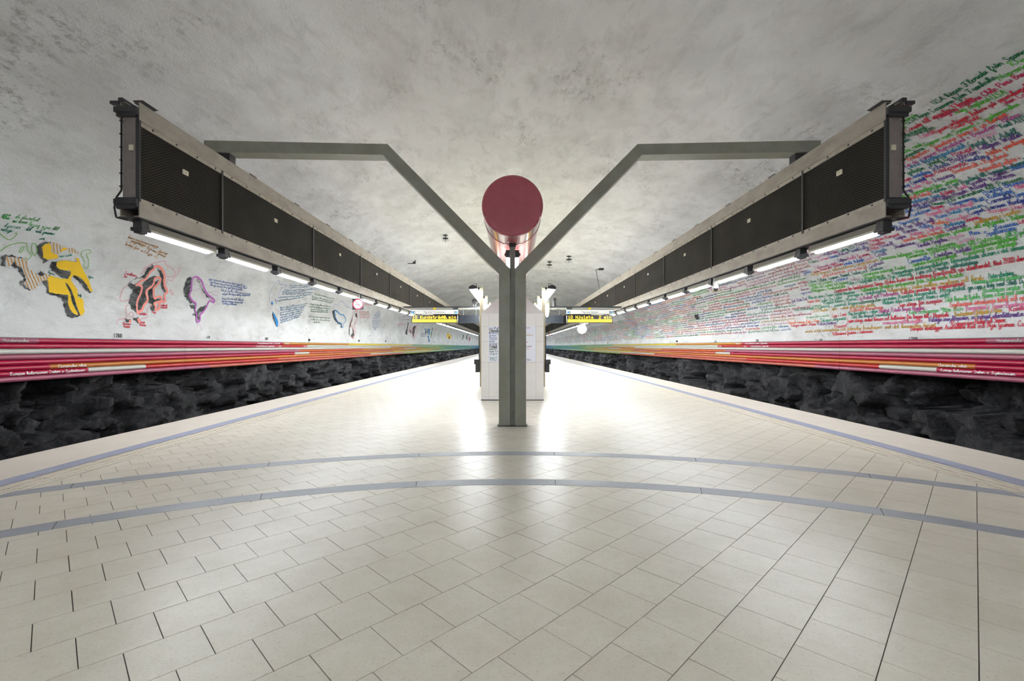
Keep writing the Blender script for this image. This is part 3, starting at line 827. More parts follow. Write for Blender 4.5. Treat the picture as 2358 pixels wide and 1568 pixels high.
# zoomed views of the photograph in which the lines were measured: origin and scale
ZM = {'A': (2060, 100, 7.913), 'B': (2060, 230, 7.913), 'C': (2060, 360, 7.913), 'D': (2060, 490, 7.913), 'E': (2060, 620, 7.913),
      'F': (1820, 520, 9.069), 'G': (1820, 640, 9.069)}
LINES = '''A|USA köper Florida från Spanien|760,1065|2500,115|dg
A|USA köper Louisiana från Frankrike|260,1460|1860,640|dg
A|Krig|2140,440|2480,280|lg
A|Navarino|1920,680|2600,350|lg
A|spanska Canada till spanska Florida|-60,1760|1460,985|rd
A|Paraguay Argentina Chile Peru Brasilien|810,1359|2650,450|cr
A|Krig England-USA|1150,1260|2080,880|lg
B|England|10,470|410,290|lg
B|Gibraltar|-60,630|250,490|lg
B|USA självständigt|-80,800|610,490|dg
B|Washington|260,690|770,490|dg
B|byggnader|-60,890|300,740|dt
B|Edinb.|480,710|760,590|pk
A|Ryssar anlägger koloni på amerikanska|740,1629|2560,750|rd
B|Haiti fritt|1070,520|1600,290|rd
A|Stor Col|2010,1110|2480,910|cr
B|Uppror mot Spanien i Sydamerika|550,860|2290,90|lg
B|slås ned|160,980|500,830|lg
B|Canada|-90,1090|140,990|lg
B|vicekungadöme|40,1130|560,890|dg
B|Jesuiterna drivs ut ur landet|720,900|2090,260|oR
B|tull i Brasilien-|0,1230|690,910|oR
B|Rio de Janeiro huvudstad i Brasilien|190,1240|1900,450|mg
B|Blom|1990,390|2330,280|mg
B|befolkningsstatistik|540,1140|1330,830|tb
B|Linné|240,1262|500,1160|tb
B|Sergel|1500,700|1920,560|lp
B|Karl XIII|1980,490|2450,330|dt
B|Gustaf IV Adolf|1400,830|2310,540|dt
B|Gustaf III|630,1170|1050,1050|dg
B|Haupt|1090,1000|1490,870|cr
B|Kellgren Wallin|1600,860|2380,590|pu
C|Scheele|700,240|1050,110|nv
B|Bellman|1060,1110|1610,900|pu
B|Priestley|1270,1110|1780,970|nv
B|Adelns privilegier|1760,950|2500,660|oR
C|Bonderevolt i Ryssland|1110,280|2130,-80|sa
C|Metermåttet införs i|1620,240|2350,-10|sa
C|Hessen|-60,450|200,345|dg
C|självstän|260,320|580,210|dg
C|Härleman|20,520|340,390|cr
C|Swedenborg|350,380|690,270|bl
C|Celsius|90,590|310,500|bl
C|Cronstedt|350,490|610,390|nv
C|Wren|600,370|760,320|cr
C|Adelcrantz|760,300|1380,90|cr
C|Holberg|20,700|350,600|pu
C|Roslin|340,580|530,520|pk
C|Pilo|560,500|740,440|pk
C|Lessing|760,430|1120,320|pu
C|Ryssland tar Ingermanland från Sverige|-40,810|1210,400|lg
C|Katarina II gör Ryssland till Europeisk stormakt|730,640|2560,30|dt
C|fransk metall-teknik|20,860|720,650|sa
C|Adam|900,680|1140,600|cr
C|Fuseli|1190,580|1380,520|pk
C|Goethe|1430,490|1720,400|pu
C|Shiller|1830,340|2130,240|pu
C|Shelley|2180,210|2520,100|bl
C|Hannover-Winckelmann. Kant|-20,940|890,690|tb
C|Bach. Händel.|10,1010|510,860|pu
C|Gluck|530,850|850,760|pu
C|Hiller. Haydn. Mozart.|880,770|1750,490|pu
C|Beethoven|1800,430|2260,300|pu
C|Schulze|420,960|690,880|nv
C|Fahrenheit|30,1080|380,970|bl
C|Huntsman|320,1090|700,970|bl
C|Neuman|720,960|930,895|cr
C|Kent|130,1160|300,1110|pk
C|Preussen|720,880|950,830|dg
C|.000 invandrar till Preussen|960,830|2420,365|dg
C|Hargreaves|1050,880|1500,760|bl
C|Hunter|1650,680|2010,570|bl
C|Brunner|2050,550|2450,430|bl
C|Hogarth Gainsborough|620,1080|1480,850|pk
C|Watt. Rutherford|1490,830|2200,620|bl
C|Blake|2260,570|2500,500|pk
D|Newcomen|130,210|490,100|bl
D|Ramsby|-140,290|70,240|bl
D|Steele. Pope. Defoe. Swift|40,320|760,130|pu
D|Hume|790,100|1000,40|bl
C|British museum|1010,1050|1640,900|tb
C|Cavendish|1730,860|2220,710|nv
C|Jenner|2250,720|2500,640|bl
C|Cugnot. Lavoisier. Montgolfier|1390,1060|2640,730|nv
D|Rameau|190,370|450,300|pu
D|Halley|490,280|720,220|bl
D|Wesley|710,210|990,160|og
D|Boucher|1000,160|1400,60|pk
C|Houdon David|1720,1050|2500,880|pk
D|Couperin|30,490|230,440|pu
D|Watteau|310,420|550,360|pk
D|Chardin|620,340|890,270|pk
D|Montesquieu|950,250|1300,170|tb
D|Quesnay|1310,160|1560,100|cr
D|Jordbävning i Lissabon|1450,220|2340,-30|oc
D|Spanska staten bankrutt|160,530|930,350|sa
D|Diderot|970,330|1320,240|pu
D|Spanien förlorar Gibraltar|460,540|1420,300|lg
D|sitt inflytande i Italien|1460,290|2400,80|lg
D|Rousseau|1830,310|2260,220|bl
D|Laclos|2270,200|2560,130|cr
D|Stradivarius|10,650|390,560|pu
D|Vivaldi. Pergolesi|440,630|960,510|pu
D|Tiepolo|970,500|1290,430|lp
D|Meri|1380,410|1570,380|bl
D|Spallanzani|1660,430|2210,310|bl
D|Guardi|1140,570|1470,480|lp
D|Osmanerna belägrar Wien men besegras|-285,883|1120,585|lg
D|Osmanerna förlorar Ungern till Österrike|240,830|1950,470|lg
D|till Ryssland|2030,450|2560,350|gn
D|Campanella|270,920|660,840|bl
D|Cristofori. Scarlatti|740,820|1380,690|pu
D|Österrikiska tronföljdskriget|1390,680|2230,490|lg
D|Spanska tronföljdskriget.|330,980|1140,800|lg
D|Ryssland om ständiga|1240,790|2220,590|lg
D|Osmanerna erövrar Kreta|-590,1162|210,1010|lg
D|Haremsintriger palatsrevolutioner, korrumperade skurar i det osmanska|-40,1136|2560,620|tl
D|Riken i Västafrika är Benin, Oyo Dahomey.|-861,1319|340,1130|tl
D|Tunis och Tripolis självständiga|400,1120|1490,930|dt
D|Européerna har handelsstationer längs Afrikas kuster med inriktning framförallt på slavhandel|-1096,1457|1730,985|rd
D|Minst 75.000 slavar|1790,970|2450,850|rd
E|Holländarna fördriver portugiserna från Sydindiens kuster|-608,411|1230,130|lg
E|Religionskrig i Indien mellan muslimer och hindu|-145,420|1600,190|oc
E|Pesten plundring|1690,180|2160,100|tl
E|Taj Mahal och Pärlmoskén|-677,568|60,460|mg
E|Kalkutta grundas av engelsmännen|110,460|1260,290|rd
E|Persernas sjörövare besätter norra|1390,280|2520,140|gn
E|grundas Maratha kungariket. Mogulriket|-233,577|1270,370|tl
E|ger upp i krig med Shah Durrani|1310,380|2560,230|dt
E|Vietnam delas-Tonkin i norr, Anam i söder|-241,647|980,490|tl
E|Siam stängs för européer|40,690|840,600|rd
E|Tibet kinesiskt lydrike. Burma i krig med Siam|890,600|2350,440|gn
E|Burmanen under Ch|1580,430|2450,350|gn
E|Engelsmännen introducerar tobak och opium|970,690|2480,540|sa
E|Slottet Potala börjar byggas|-302,795|520,730|mg
E|Kina ockuperar Yttre Mon|240,820|1200,750|gn
E|Hungersnöd i Japan~Bondeuppror|1250,750|2500,655|pk
E|Kanton|2050,780|2450,720|cr
E|Japan stängs, endast kineser och holländare får lägga till i Nagasaki|-835,970|940,860|rd
E|Kristendomen förbjuds i Kina|1040,860|1920,780|oc
E|Väldiga encyklopedier, en mängd skönlitteratur på|580,960|2500,845|pu
E|massavrättningar|-215,1005|480,970|pk
E|vid det kinesiska hovet|-189,1083|730,1050|oc
E|Roggeveen|990,1030|1430,1010|rd
E|Påskön och Samoa|1440,1000|2000,960|rd
E|Dampier kartlägger Australiens kust och Nya Guinea. Cook|270,1120|2480,1030|rd
F|Newton|1770,240|2040,150|bl
F|Locke|1790,130|1920,90|bl
F|Racine|1360,440|1620,370|pu
F|Hardouin-Mansart|1660,350|2310,190|cr
F|Versailles|1650,440|2000,350|cr
F|Pascal|1220,570|1430,520|nv
F|Lully|1440,515|1620,470|nv
F|Le Nôtre|1560,550|1860,470|cr
F|Perrault|1880,460|2180,370|pu
F|Ludvig XIV|1010,560|1350,470|dt
F|Malpighi|1690,600|2020,510|tb
F|Corelli.|1760,670|2030,600|pu
F|Guarini|1400,680|1640,620|cr
F|Gaulli|1540,750|1720,690|lp
F|Gabrieli|1650,890|1940,790|pu
F|Calderon|1000,760|1190,720|pu
F|Murillo|1200,715|1370,680|pk
F|Grimaldi. Malpighi|1110,830|1530,740|bl
F|Comenius|920,1170|1200,1110|bl
F|Schweiz, Holland, Spanien, Neapel, Sicilien och Sardinien|370,1210|1950,900|dt
F|hårda dogmer inkvisitionen, dogmatism|430,1050|1820,750|oc
F|Serbien och Ungern|380,1270|880,1180|lg
F|Corneille|650,640|870,590|pu
F|Poussin|480,700|650,650|lp
F|Voltaire|880,590|1000,560|mg
F|Descartes|820,690|1010,640|bl
F|Molière|1020,630|1210,580|pu
F|Rubens|390,790|600,740|dg
F|Lorrain|610,735|810,690|pk
F|Velasquez|480,910|980,790|mg
F|Borromini. Bernini|630,940|1100,820|cr
F|Galilei|260,1020|420,985|bl
F|i Medelhavet|1500,1140|1970,1060|lg
F|jesuiterna omvänd|690,1060|1600,890|sa
G|Lag i Laos|910,820|1210,780|rd
G|Tokugawa shogunatet|660,920|1210,870|tl
G|Kabuki-teatern|600,990|1010,960|pu
G|Missöd|950,1040|1210,1020|rd
G|Kulturell blomstring|1270,710|1910,640|sa
G|20.000 kristna i Japan - i stort alla kristna dödas|490,720|1760,590|oc
G|Bra huvudstad i Tokyo|1250,780|1820,720|tl
G|Tibet blir kinesisk vasallstat|1300,850|2070,780|dt
G|stormogulen|1480,540|1880,480|dg
G|Engelsk koloni i Madras|720,550|1390,460|tl
G|försvagas av Sandykungarna|1200,400|1990,290|tl
G|Abbas den store i Persien-Isfahan huvudstad|380,440|1350,320|tl
G|Ceylon (Sri Lanka)|630,510|1080,430|tl
G|fort. Röda Fort|80,500|360,460|pu
G|Köpman Sidra|370,520|620,490|sa
G|Portugisare i Nordostafrika|450,300|1140,200|lg
G|flotta vid Lepanto och bryter|460,230|1180,120|lg
G|Oda Nobunaga Toyotomi - japansk krigare|110,690|1480,540|tl
G|senare svårt matematiska och tekniska kunskaper|330,1140|1900,1055|oc
G|Holländarna fördrivs i Indonesien|900,1200|1730,1140|rd
G|Portugiser sätter i Macao|50,1020|570,985|rd
G|Kinesisk mässa från i Kina|0,960|650,920|og'''
occ = {}
CS_Y, CS_S = 0.10, 0.10
def occupy(p1, p2, cap):
    n = int(abs(p1[0] - p2[0]) / 0.05) + 2
    for t in np.linspace(0, 1, n):
        y = p1[0] + t * (p2[0] - p1[0]); s = p1[1] + t * (p2[1] - p1[1])
        for k in (0.15, 0.6):
            occ[(int(y / CS_Y), int((s - k * cap) / CS_S))] = 1
n_lines = 0
for ln in LINES.split('\n'):
    z, txt, a, b, c = ln.split('|')
    ox, oy, sc = ZM[z]
    (x1, y1), (x2, y2) = [tuple(float(q) for q in p.split(',')) for p in (a, b)]
    p1 = on_wall(ox + x1 / sc, oy + y1 / sc); p2 = on_wall(ox + x2 / sc, oy + y2 / sc)
    cap = 0.112 if z in 'ABCDE' else 0.105
    st, w = text_strokes(txt, 3)
    V, Q = wall_write(st, w, p1, p2, cap, 0.0135 if z in 'ABCDE' else 0.0125, 0.014)
    occupy(p1, p2, cap)
    o = npmesh('painted_line', V, Q, paint(c), wall_right)
    n_lines += 1

# the receding, no longer legible rows: running hand in the same colours
ink = {}
cols = ['lg', 'gn', 'tl', 'dg', 'rd', 'sa', 'pk', 'mg', 'bl', 'pu', 'oc', 'og', 'nv', 'lg', 'tl', 'rd', 'gn', 'lp', 'tb', 'cr']
s_low = STOT - (1.98 - ZW)            # lowest row on the right wall
def free_at(y, s): return (int(y / CS_Y), int((s - 0.05) / CS_S)) not in occ and (int(y / CS_Y), int((s - 0.09) / CS_S)) not in occ
def fill_row(s, y, ymin):
    while y > ymin:
        L = random.uniform(0.6, 2.4)
        if random.random() < 0.10:
            y -= random.uniform(0.3, 1.2); continue
        c = random.choice(cols)
        free = 0.0                    # cut where a measured line already stands
        while free < L and free_at(y - free, s): free += CS_Y
        if free > 0.35:
            cap = 0.10
            st, w = scribble(free / (cap / 20 * 1.05))
            V, Q = wall_write(st, w, (y, s), (y - free, s), cap, 0.0125 if y < 20 else 0.016, 0.014)
            ink.setdefault(c, Ink()).add(V, Q)
            y -= free + random.uniform(0.03, 0.12)
        else:
            y -= max(free, 0.15)
s = s_low
while True:
    x = np.interp(s, SG, PX); z = np.interp(s, SG, PZ)
    ratio = (z - EYE) / x
    if ratio > 0.575: break
    far = 110.0 - random.uniform(0, 2) if ratio < 0.17 else 62.0 - random.uniform(0, 2)
    if ratio > 0.24: far = 40
    if ratio > 0.31: far = 24
    fill_row(s, far, 11.4 if ratio < 0.30 else 12.4 if ratio < 0.36 else 10.9)
    fill_row(s, x * F / 1226.0, -7.0)          # the rows run on past the edge of the view
    s -= 0.123
for c, i in ink.items():
    o = i.build('handwriting_rows', paint(c), wall_right)
    if o: o['kind'] = 'stuff'

# year figures above the pipes
def figures(txt, u, v, h, parent, w=0.02):
    p = on_wall(u, v)
    st = []; x = 0
    for ch in txt:
        st += [s * [0.75, 1] + [x, 0] for s in GP[ch]]; x += 13
    L = h / 20 * x
    sgn = 1 if u < UV else -1
    V, Q = wall_write(st, x, (p[0], p[1]), (p[0] + sgn * L, p[1]), h, w, 0.014)
    npmesh('year_figures', V, Q, M['ink'], parent)
figures('1700', 261, 777, 0.10, wall_left)
figures('1600', 474, 779, 0.08, wall_left, 0.016)
figures('1500', 609, 782.5, 0.10, wall_left)
figures('1700', 2093, 786, 0.10, wall_right)
figures('1600', 1886, 786, 0.08, wall_right, 0.016)
figures('1500', 1741, 787, 0.10, wall_right)
figures('1400', 1645, 789, 0.10, wall_right)

# ------------------------------------------------------------------ painted maps on the left wall
def to_wall(pts, z):
    ox, oy, sc = z
    return np.array([on_wall(ox + x / sc, oy + y / sc) for x, y in pts])
def inside(poly, X, Y):
    r = np.zeros(X.shape, bool)
    n = len(poly)
    for i in range(n):
        x1, y1 = poly[i]; x2, y2 = poly[(i + 1) % n]
        if y1 == y2: continue
        c = ((y1 > Y) != (y2 > Y)) & (X < (x2 - x1) * (Y - y1) / (y2 - y1) + x1)
        r ^= c
    return r
def fill(polys, m, parent, name, off, cell=0.016, holes=(), stripe=None, ragged=0.0):
    """area painted on the wall; cells follow the wall's relief"""
    allp = np.vstack(polys)
    y0, s0 = allp.min(axis=0); y1, s1 = allp.max(axis=0)
    gy = np.arange(y0, y1 + cell, cell); gs = np.arange(s0, s1 + cell, cell)
    A, B = np.meshgrid(gy, gs, indexing='ij')
    cy, cs = A + cell / 2, B + cell / 2
    jy, js = cy, cs
    if ragged:
        jy = cy + ragged * np.sin(cs * 37 + np.sin(cy * 23) * 2); js = cs + ragged * np.sin(cy * 41 + np.sin(cs * 29) * 2)
    k = np.zeros(A.shape, bool)
    for p in polys: k |= inside(p, jy, js)
    for p in holes: k &= ~inside(p, jy, js)
    if stripe:
        per, dut, ang = stripe
        k &= ((cy * math.cos(ang) + cs * math.sin(ang)) / per % 1.0) < dut
    if ragged:
        pass
    if not k.any(): return None
    y, q = A[k], B[k]
    n = len(y)
    yy = np.concatenate([y, y + cell, y + cell, y]); ss = np.concatenate([q, q, q + cell, q + cell])
    V = surf(yy, ss, off)
    i = np.arange(n)
    return npmesh(name, V, np.stack([i, i + n, i + 2 * n, i + 3 * n], axis=1), m, parent)
def line(pts, w, m, parent, name, off, smooth=2, closed=False):
    if closed: pts = np.vstack([pts, pts[:1]])
    V2, Q = ribbons([catmull(pts, smooth)], w)
    return npmesh(name, surf(V2[:, 0], V2[:, 1], off), Q, m, parent)
def shifted(p, dy, ds): return p + np.array([dy, ds])

Z1 = (0, 470, 5.408)
Z2 = (260, 530, 6.273)
Z3 = (440, 620, 6.55)
Z4 = (700, 660, 9.069)
Z5 = (880, 720, 10.25)
# first map: yellow land with hatched land beside it
y1 = to_wall([(600, 475), (540, 500), (510, 530), (530, 600), (530, 660), (590, 690), (620, 680), (690, 670), (710, 640), (690, 620), (640, 600), (625, 580), (630, 540)], Z1)
y1b = to_wall([(720, 600), (770, 575), (830, 555), (810, 535), (770, 530)], Z1)
y2 = to_wall([(690, 720), (720, 700), (800, 690), (870, 705), (930, 715), (945, 690), (915, 660), (975, 675), (985, 710), (1010, 780), (1040, 860), (1080, 930), (1100, 990), (1155, 1085), (1120, 1080), (1060, 1000),
              (980, 910), (900, 880), (870, 900), (870, 950), (920, 1010), (960, 1070), (970, 1150), (1030, 1180), (1045, 1230), (1040, 1290), (1050, 1330), (1030, 1380), (990, 1390), (920, 1365), (880, 1310), (850, 1240), (850, 1130),
              (780, 1125), (700, 1115), (610, 1095), (600, 1030), (595, 960), (580, 940), (620, 890), (690, 910), (750, 925), (830, 925), (855, 860), (850, 820), (800, 820), (730, 810), (690, 770)], Z1)
hat1 = to_wall([(610, 475), (650, 465), (700, 480), (770, 520), (740, 575), (720, 610), (640, 600), (622, 580), (632, 540)], Z1)
hat2 = to_wall([(830, 550), (900, 535), (970, 600), (955, 620), (890, 600), (830, 595)], Z1)
hat3 = to_wall([(70, 655), (140, 655), (230, 665), (300, 690), (350, 705), (330, 750), (350, 800), (430, 850), (470, 880), (520, 905), (560, 870), (620, 880), (575, 945), (500, 960), (430, 1065), (390, 1070), (280, 985), (330, 940), (310, 890), (270, 790),
                (200, 760), (170, 715), (130, 765), (80, 770), (58, 700)], Z1)
sh1 = to_wall([(640, 455), (540, 470), (480, 500), (460, 560), (480, 640), (520, 680), (540, 740), (600, 700), (540, 660), (515, 540), (560, 490)], Z1)
sh2 = to_wall([(690, 700), (640, 720), (615, 770), (640, 820), (700, 870), (760, 910), (830, 930), (858, 840), (700, 790)], Z1)
sh3 = to_wall([(880, 885), (920, 880), (1000, 930), (1060, 990), (1120, 1085), (1150, 1088), (1110, 1103), (1060, 1070), (1000, 990), (920, 920)], Z1)
sh4 = to_wall([(500, 955), (580, 945), (605, 1090), (700, 1110), (850, 1135), (860, 1260), (900, 1360), (990, 1392), (900, 1420), (840, 1400), (800, 1230), (770, 1165), (650, 1130), (600, 1110), (565, 1010), (530, 965)], Z1)
sh5 = to_wall([(20, 640), (120, 632), (240, 660), (340, 690), (60, 660), (62, 770), (20, 775)], Z1)
sh6 = to_wall([(140, 760), (170, 720), (210, 770), (270, 790), (330, 940), (270, 990), (400, 1075), (380, 1080), (250, 1000), (255, 965), (310, 930), (240, 840), (220, 800)], Z1)
sh7 = to_wall([(800, 970), (830, 990), (880, 1060), (930, 1170), (960, 1270), (1000, 1392), (980, 1390), (900, 1210), (880, 1120), (830, 1030)], Z1)
sh8 = to_wall([(470, 860), (520, 845), (550, 865), (520, 900)], Z1)
M['hatch'] = mat('hatched_white', (0.72, 0.72, 0.69, 1), 0.65)
fill([sh1, sh2, sh3, sh4, sh5, sh6, sh8], M['shade'], wall_left, 'brushed_shadow', 0.014, ragged=0.012)
fill([y1, y1b, y2], paint('yel'), wall_left, 'painted_map', 0.018, cell=0.012, holes=[sh7])
fill([hat1, hat2, hat3], M['hatch'], wall_left, 'painted_map', 0.018)
fill([hat1, hat2, hat3], paint('ora'), wall_left, 'map_hatching', 0.021, cell=0.012, stripe=(0.062, 0.30, 0.5))
fill([sh7], M['shade'], wall_left, 'brushed_shadow', 0.018)
for pts in ([(0, 590), (60, 545), (120, 515), (200, 490), (320, 482), (335, 560), (390, 640), (340, 690), (310, 660)],
            [(390, 530), (400, 485), (435, 490), (450, 540), (460, 590), (430, 640), (395, 590), (390, 530)], [(0, 365), (100, 440), (150, 430), (195, 380), (185, 345)],
            [(1015, 640), (1020, 590), (1110, 570), (1140, 605), (1080, 630), (1110, 690), (1100, 790), (1040, 790), (1060, 720), (1015, 640)], [(230, 600), (260, 545), (295, 525), (270, 580), (240, 608)]):
    line(to_wall(pts, Z1), 0.014, paint('grn'), wall_left, 'map_outline', 0.014)

# second map: broad pink outline
pk1 = to_wall([(300, 790), (350, 770), (390, 730), (460, 700), (500, 640), (540, 590), (590, 560), (600, 530), (640, 520), (690, 545), (720, 600), (730, 660), (725, 740), (735, 810), (765, 860), (765, 900), (730, 920), (735, 1000), (720, 1030), (640, 1035),
                (570, 1055), (600, 1110), (590, 1150), (640, 1140), (650, 1050), (690, 985), (640, 955), (585, 985), (570, 950), (570, 860), (590, 820), (630, 780), (670, 730), (670, 690), (630, 680), (590, 700), (575, 770), (530, 820), (480, 850), (460, 900), (480, 980),
                (470, 1030), (430, 1080), (400, 1150), (350, 1180), (325, 1195), (320, 1080), (330, 1000), (370, 930), (390, 860), (395, 810), (350, 785)], Z2)
shA = to_wall([(210, 750), (330, 680), (440, 690), (520, 590), (590, 560), (580, 500), (480, 560), (450, 630), (340, 690), (250, 720)], Z2)
shB = to_wall([(210, 750), (290, 780), (390, 800), (390, 860), (360, 950), (320, 1010), (310, 1100), (320, 1200), (240, 1130), (200, 1040), (230, 940), (270, 860), (210, 800)], Z2)
shC = to_wall([(410, 780), (470, 720), (560, 660), (630, 660), (600, 690), (560, 780), (480, 840), (460, 900), (470, 1000), (420, 1100), (370, 1160), (335, 1160), (340, 1020), (400, 880)], Z2)
shD = to_wall([(640, 560), (690, 580), (715, 650), (720, 760), (750, 880), (720, 890), (690, 830), (680, 700), (680, 620)], Z2)
shE = to_wall([(500, 870), (560, 800), (640, 710), (660, 720), (570, 830), (560, 950), (600, 990), (720, 985), (640, 1020), (560, 1050), (580, 1160), (520, 1160), (540, 1080), (490, 1040), (500, 950)], Z2)
shF = to_wall([(150, 1280), (230, 1285), (210, 1330), (170, 1330)], Z2)
shG = to_wall([(260, 1275), (330, 1260), (350, 1340), (310, 1320)], Z2)
fill([shA, shB, shC, shD, shE, shF, shG], M['shade'], wall_left, 'brushed_shadow', 0.014, ragged=0.014)
line(pk1, 0.068, paint('pink'), wall_left, 'map_outline', 0.019, smooth=3)
fill([to_wall([(310, 1270), (350, 1275), (375, 1330), (350, 1345), (320, 1300)], Z2), to_wall([(205, 1290), (235, 1290), (235, 1335), (205, 1330)], Z2), to_wall([(515, 1080), (540, 1080), (535, 1105), (515, 1100)], Z2)],
     paint('pink'), wall_left, 'painted_map', 0.019, cell=0.01)
for pts in ([(430, 555), (500, 520), (560, 490), (640, 465), (700, 455), (770, 455), (765, 500), (820, 530), (880, 590), (860, 650), (800, 670), (755, 660)],
            [(200, 785), (130, 850), (100, 930), (75, 980), (100, 1030), (160, 1015), (220, 990)],
            [(190, 1080), (150, 1120), (160, 1220), (170, 1270), (110, 1280), (50, 1300), (40, 1360)], [(490, 1110), (470, 1200), (480, 1260), (420, 1270), (360, 1290)],
            [(760, 760), (770, 700), (830, 730), (860, 660), (920, 620), (930, 540), (965, 550), (940, 600)], [(380, 640), (430, 590), (480, 550)], [(800, 850), (830, 870), (850, 935), (820, 910), (805, 860)],
            [(200, 1200), (240, 1180), (270, 1230), (230, 1260), (195, 1230), (200, 1200)]):
    line(to_wall(pts, Z2), 0.011, paint('rose'), wall_left, 'map_outline', 0.014)

# third map: purple ring
pu1 = to_wall([(1120, 690), (1160, 665), (1200, 668), (1250, 710), (1275, 760), (1290, 830), (1330, 910), (1390, 960), (1435, 1000), (1435, 1040), (1385, 1015), (1360, 1040), (1340, 1100), (1290, 1180), (1250, 1220), (1240, 1300), (1205, 1325),
               (1180, 1290), (1190, 1220), (1165, 1160), (1170, 1060), (1120, 1020), (1075, 950), (1075, 900), (1100, 850), (1110, 760)], Z2)
shH = to_wall([(1110, 660), (1040, 690), (1010, 780), (990, 860), (1010, 950), (1080, 1050), (1160, 1060), (1090, 980), (1070, 920), (1100, 800), (1115, 700)], Z2)
shI = to_wall([(1190, 690), (1230, 730), (1260, 820), (1300, 910), (1400, 990), (1330, 960), (1270, 880), (1240, 780)], Z2)
shJ = to_wall([(1190, 1180), (1250, 1110), (1340, 1080), (1280, 1170), (1220, 1190), (1230, 1290), (1205, 1300), (1200, 1210)], Z2)
shK = to_wall([(1070, 1070), (1150, 1080), (1165, 1140), (1100, 1120)], Z2)
shL = to_wall([(1115, 1205), (1180, 1210), (1180, 1240), (1120, 1230)], Z2)
fill([shH, shI, shJ, shK, shL], M['shade'], wall_left, 'brushed_shadow', 0.014, ragged=0.014)
line(pu1, 0.06, paint('pur'), wall_left, 'map_outline', 0.019, smooth=3, closed=True)
for pts in ([(1115, 860), (1160, 860), (1230, 830), (1260, 930), (1300, 980)], [(1340, 880), (1400, 880), (1480, 870), (1480, 940), (1400, 905), (1345, 885)], [(1210, 690), (1150, 760), (1130, 800)], [(1200, 1335), (1210, 1400), (1240, 1345), (1275, 1450), (1240, 1380)]):
    line(to_wall(pts, Z2), 0.011, paint('mve'), wall_left, 'map_outline', 0.014)
# slim blue map, blue ring, red ring and the small far ones
fill([to_wall([(1235, 640), (1265, 690), (1290, 740), (1305, 780), (1300, 860), (1280, 870), (1265, 790), (1245, 700)], Z3), to_wall([(1210, 510), (1225, 485), (1240, 515), (1225, 545)], Z3)], paint('brt'), wall_left, 'painted_map', 0.019, cell=0.012)
fill([to_wall([(1230, 640), (1255, 720), (1285, 880), (1250, 800), (1232, 700)], Z3)], M['shade'], wall_left, 'brushed_shadow', 0.014, ragged=0.012)
line(to_wall([(1190, 500), (1195, 400), (1225, 310), (1290, 200), (1340, 180), (1350, 230), (1420, 230), (1440, 260), (1370, 290), (1350, 340), (1300, 480), (1270, 450), (1290, 520)], Z3), 0.012, paint('bl'), wall_left, 'map_outline', 0.014)
line(to_wall([(1270, 590), (1330, 640), (1370, 700), (1350, 780), (1310, 860), (1290, 990)], Z3), 0.012, paint('mve'), wall_left, 'map_outline', 0.014)
line(to_wall([(640, 490), (690, 510), (750, 580), (800, 580), (850, 640), (865, 710), (820, 780), (820, 850), (790, 830), (780, 770), (720, 760), (670, 680), (660, 600), (640, 540)], Z4), 0.05, paint('brt'), wall_left, 'map_outline', 0.019, closed=True)
fill([to_wall([(640, 480), (590, 510), (610, 600), (640, 700), (710, 780), (770, 790), (770, 860), (795, 860), (780, 760), (700, 730), (655, 640), (640, 560)], Z4)], M['shade'], wall_left, 'brushed_shadow', 0.014, ragged=0.014)
line(to_wall([(1110, 505), (1050, 510), (1020, 560), (1000, 640), (985, 720), (945, 790), (960, 850), (1000, 800), (1010, 900), (1050, 960), (1030, 1050), (1005, 1080), (980, 1020)], Z4), 0.035, paint('rose'), wall_left, 'map_outline', 0.019)
line(to_wall([(1110, 505), (1095, 560), (1115, 640), (1070, 740), (1030, 790), (1040, 880), (1060, 960)], Z4), 0.035, paint('rose'), wall_left, 'map_outline', 0.019)
fill([to_wall([(1010, 580), (990, 660), (950, 790), (935, 900), (930, 1020), (945, 1010), (950, 880), (970, 800), (1000, 680)], Z4), to_wall([(1070, 540), (1100, 560), (1110, 650), (1070, 620)], Z4), to_wall([(980, 820), (1010, 900), (1040, 1000), (1005, 1080), (970, 1020), (1010, 960)], Z4)],
     M['shade'], wall_left, 'brushed_shadow', 0.014, ragged=0.012)
line(to_wall([(600, 460), (640, 360), (720, 400), (740, 320), (820, 320), (860, 400), (930, 420), (990, 460)], Z4), 0.014, paint('bl'), wall_left, 'map_outline', 0.014)
fill([to_wall([(620, 220), (600, 300), (570, 400), (545, 500), (590, 530), (600, 400), (635, 260)], Z5)], M['shade'], wall_left, 'brushed_shadow', 0.014, cell=0.03, ragged=0.03)
fill([to_wall([(640, 380), (680, 440), (690, 490), (650, 440)], Z5), to_wall([(720, 360), (780, 300), (800, 330), (770, 420), (740, 560), (720, 590), (715, 470)], Z5)], M['shade'], wall_left, 'brushed_shadow', 0.014, cell=0.03, ragged=0.02)
for pts in ([(690, 280), (680, 330), (630, 380), (620, 430), (680, 490), (695, 440), (680, 370)], [(815, 290), (800, 330), (760, 380), (720, 420), (710, 500), (745, 600), (780, 500), (810, 430), (820, 300)]):
    line(to_wall(pts, Z5), 0.06, paint('rose'), wall_left, 'map_outline', 0.02)
fill([to_wall([(980, 400), (1010, 370), (1050, 380), (1030, 400)], Z5), to_wall([(1095, 380), (1125, 380), (1125, 500), (1105, 520), (1125, 680), (1105, 690), (1095, 590), (1065, 560), (1105, 540)], Z5), to_wall([(1035, 440), (1055, 450), (1040, 540), (1035, 500)], Z5)], paint('brt'), wall_left, 'painted_map', 0.02, cell=0.03)
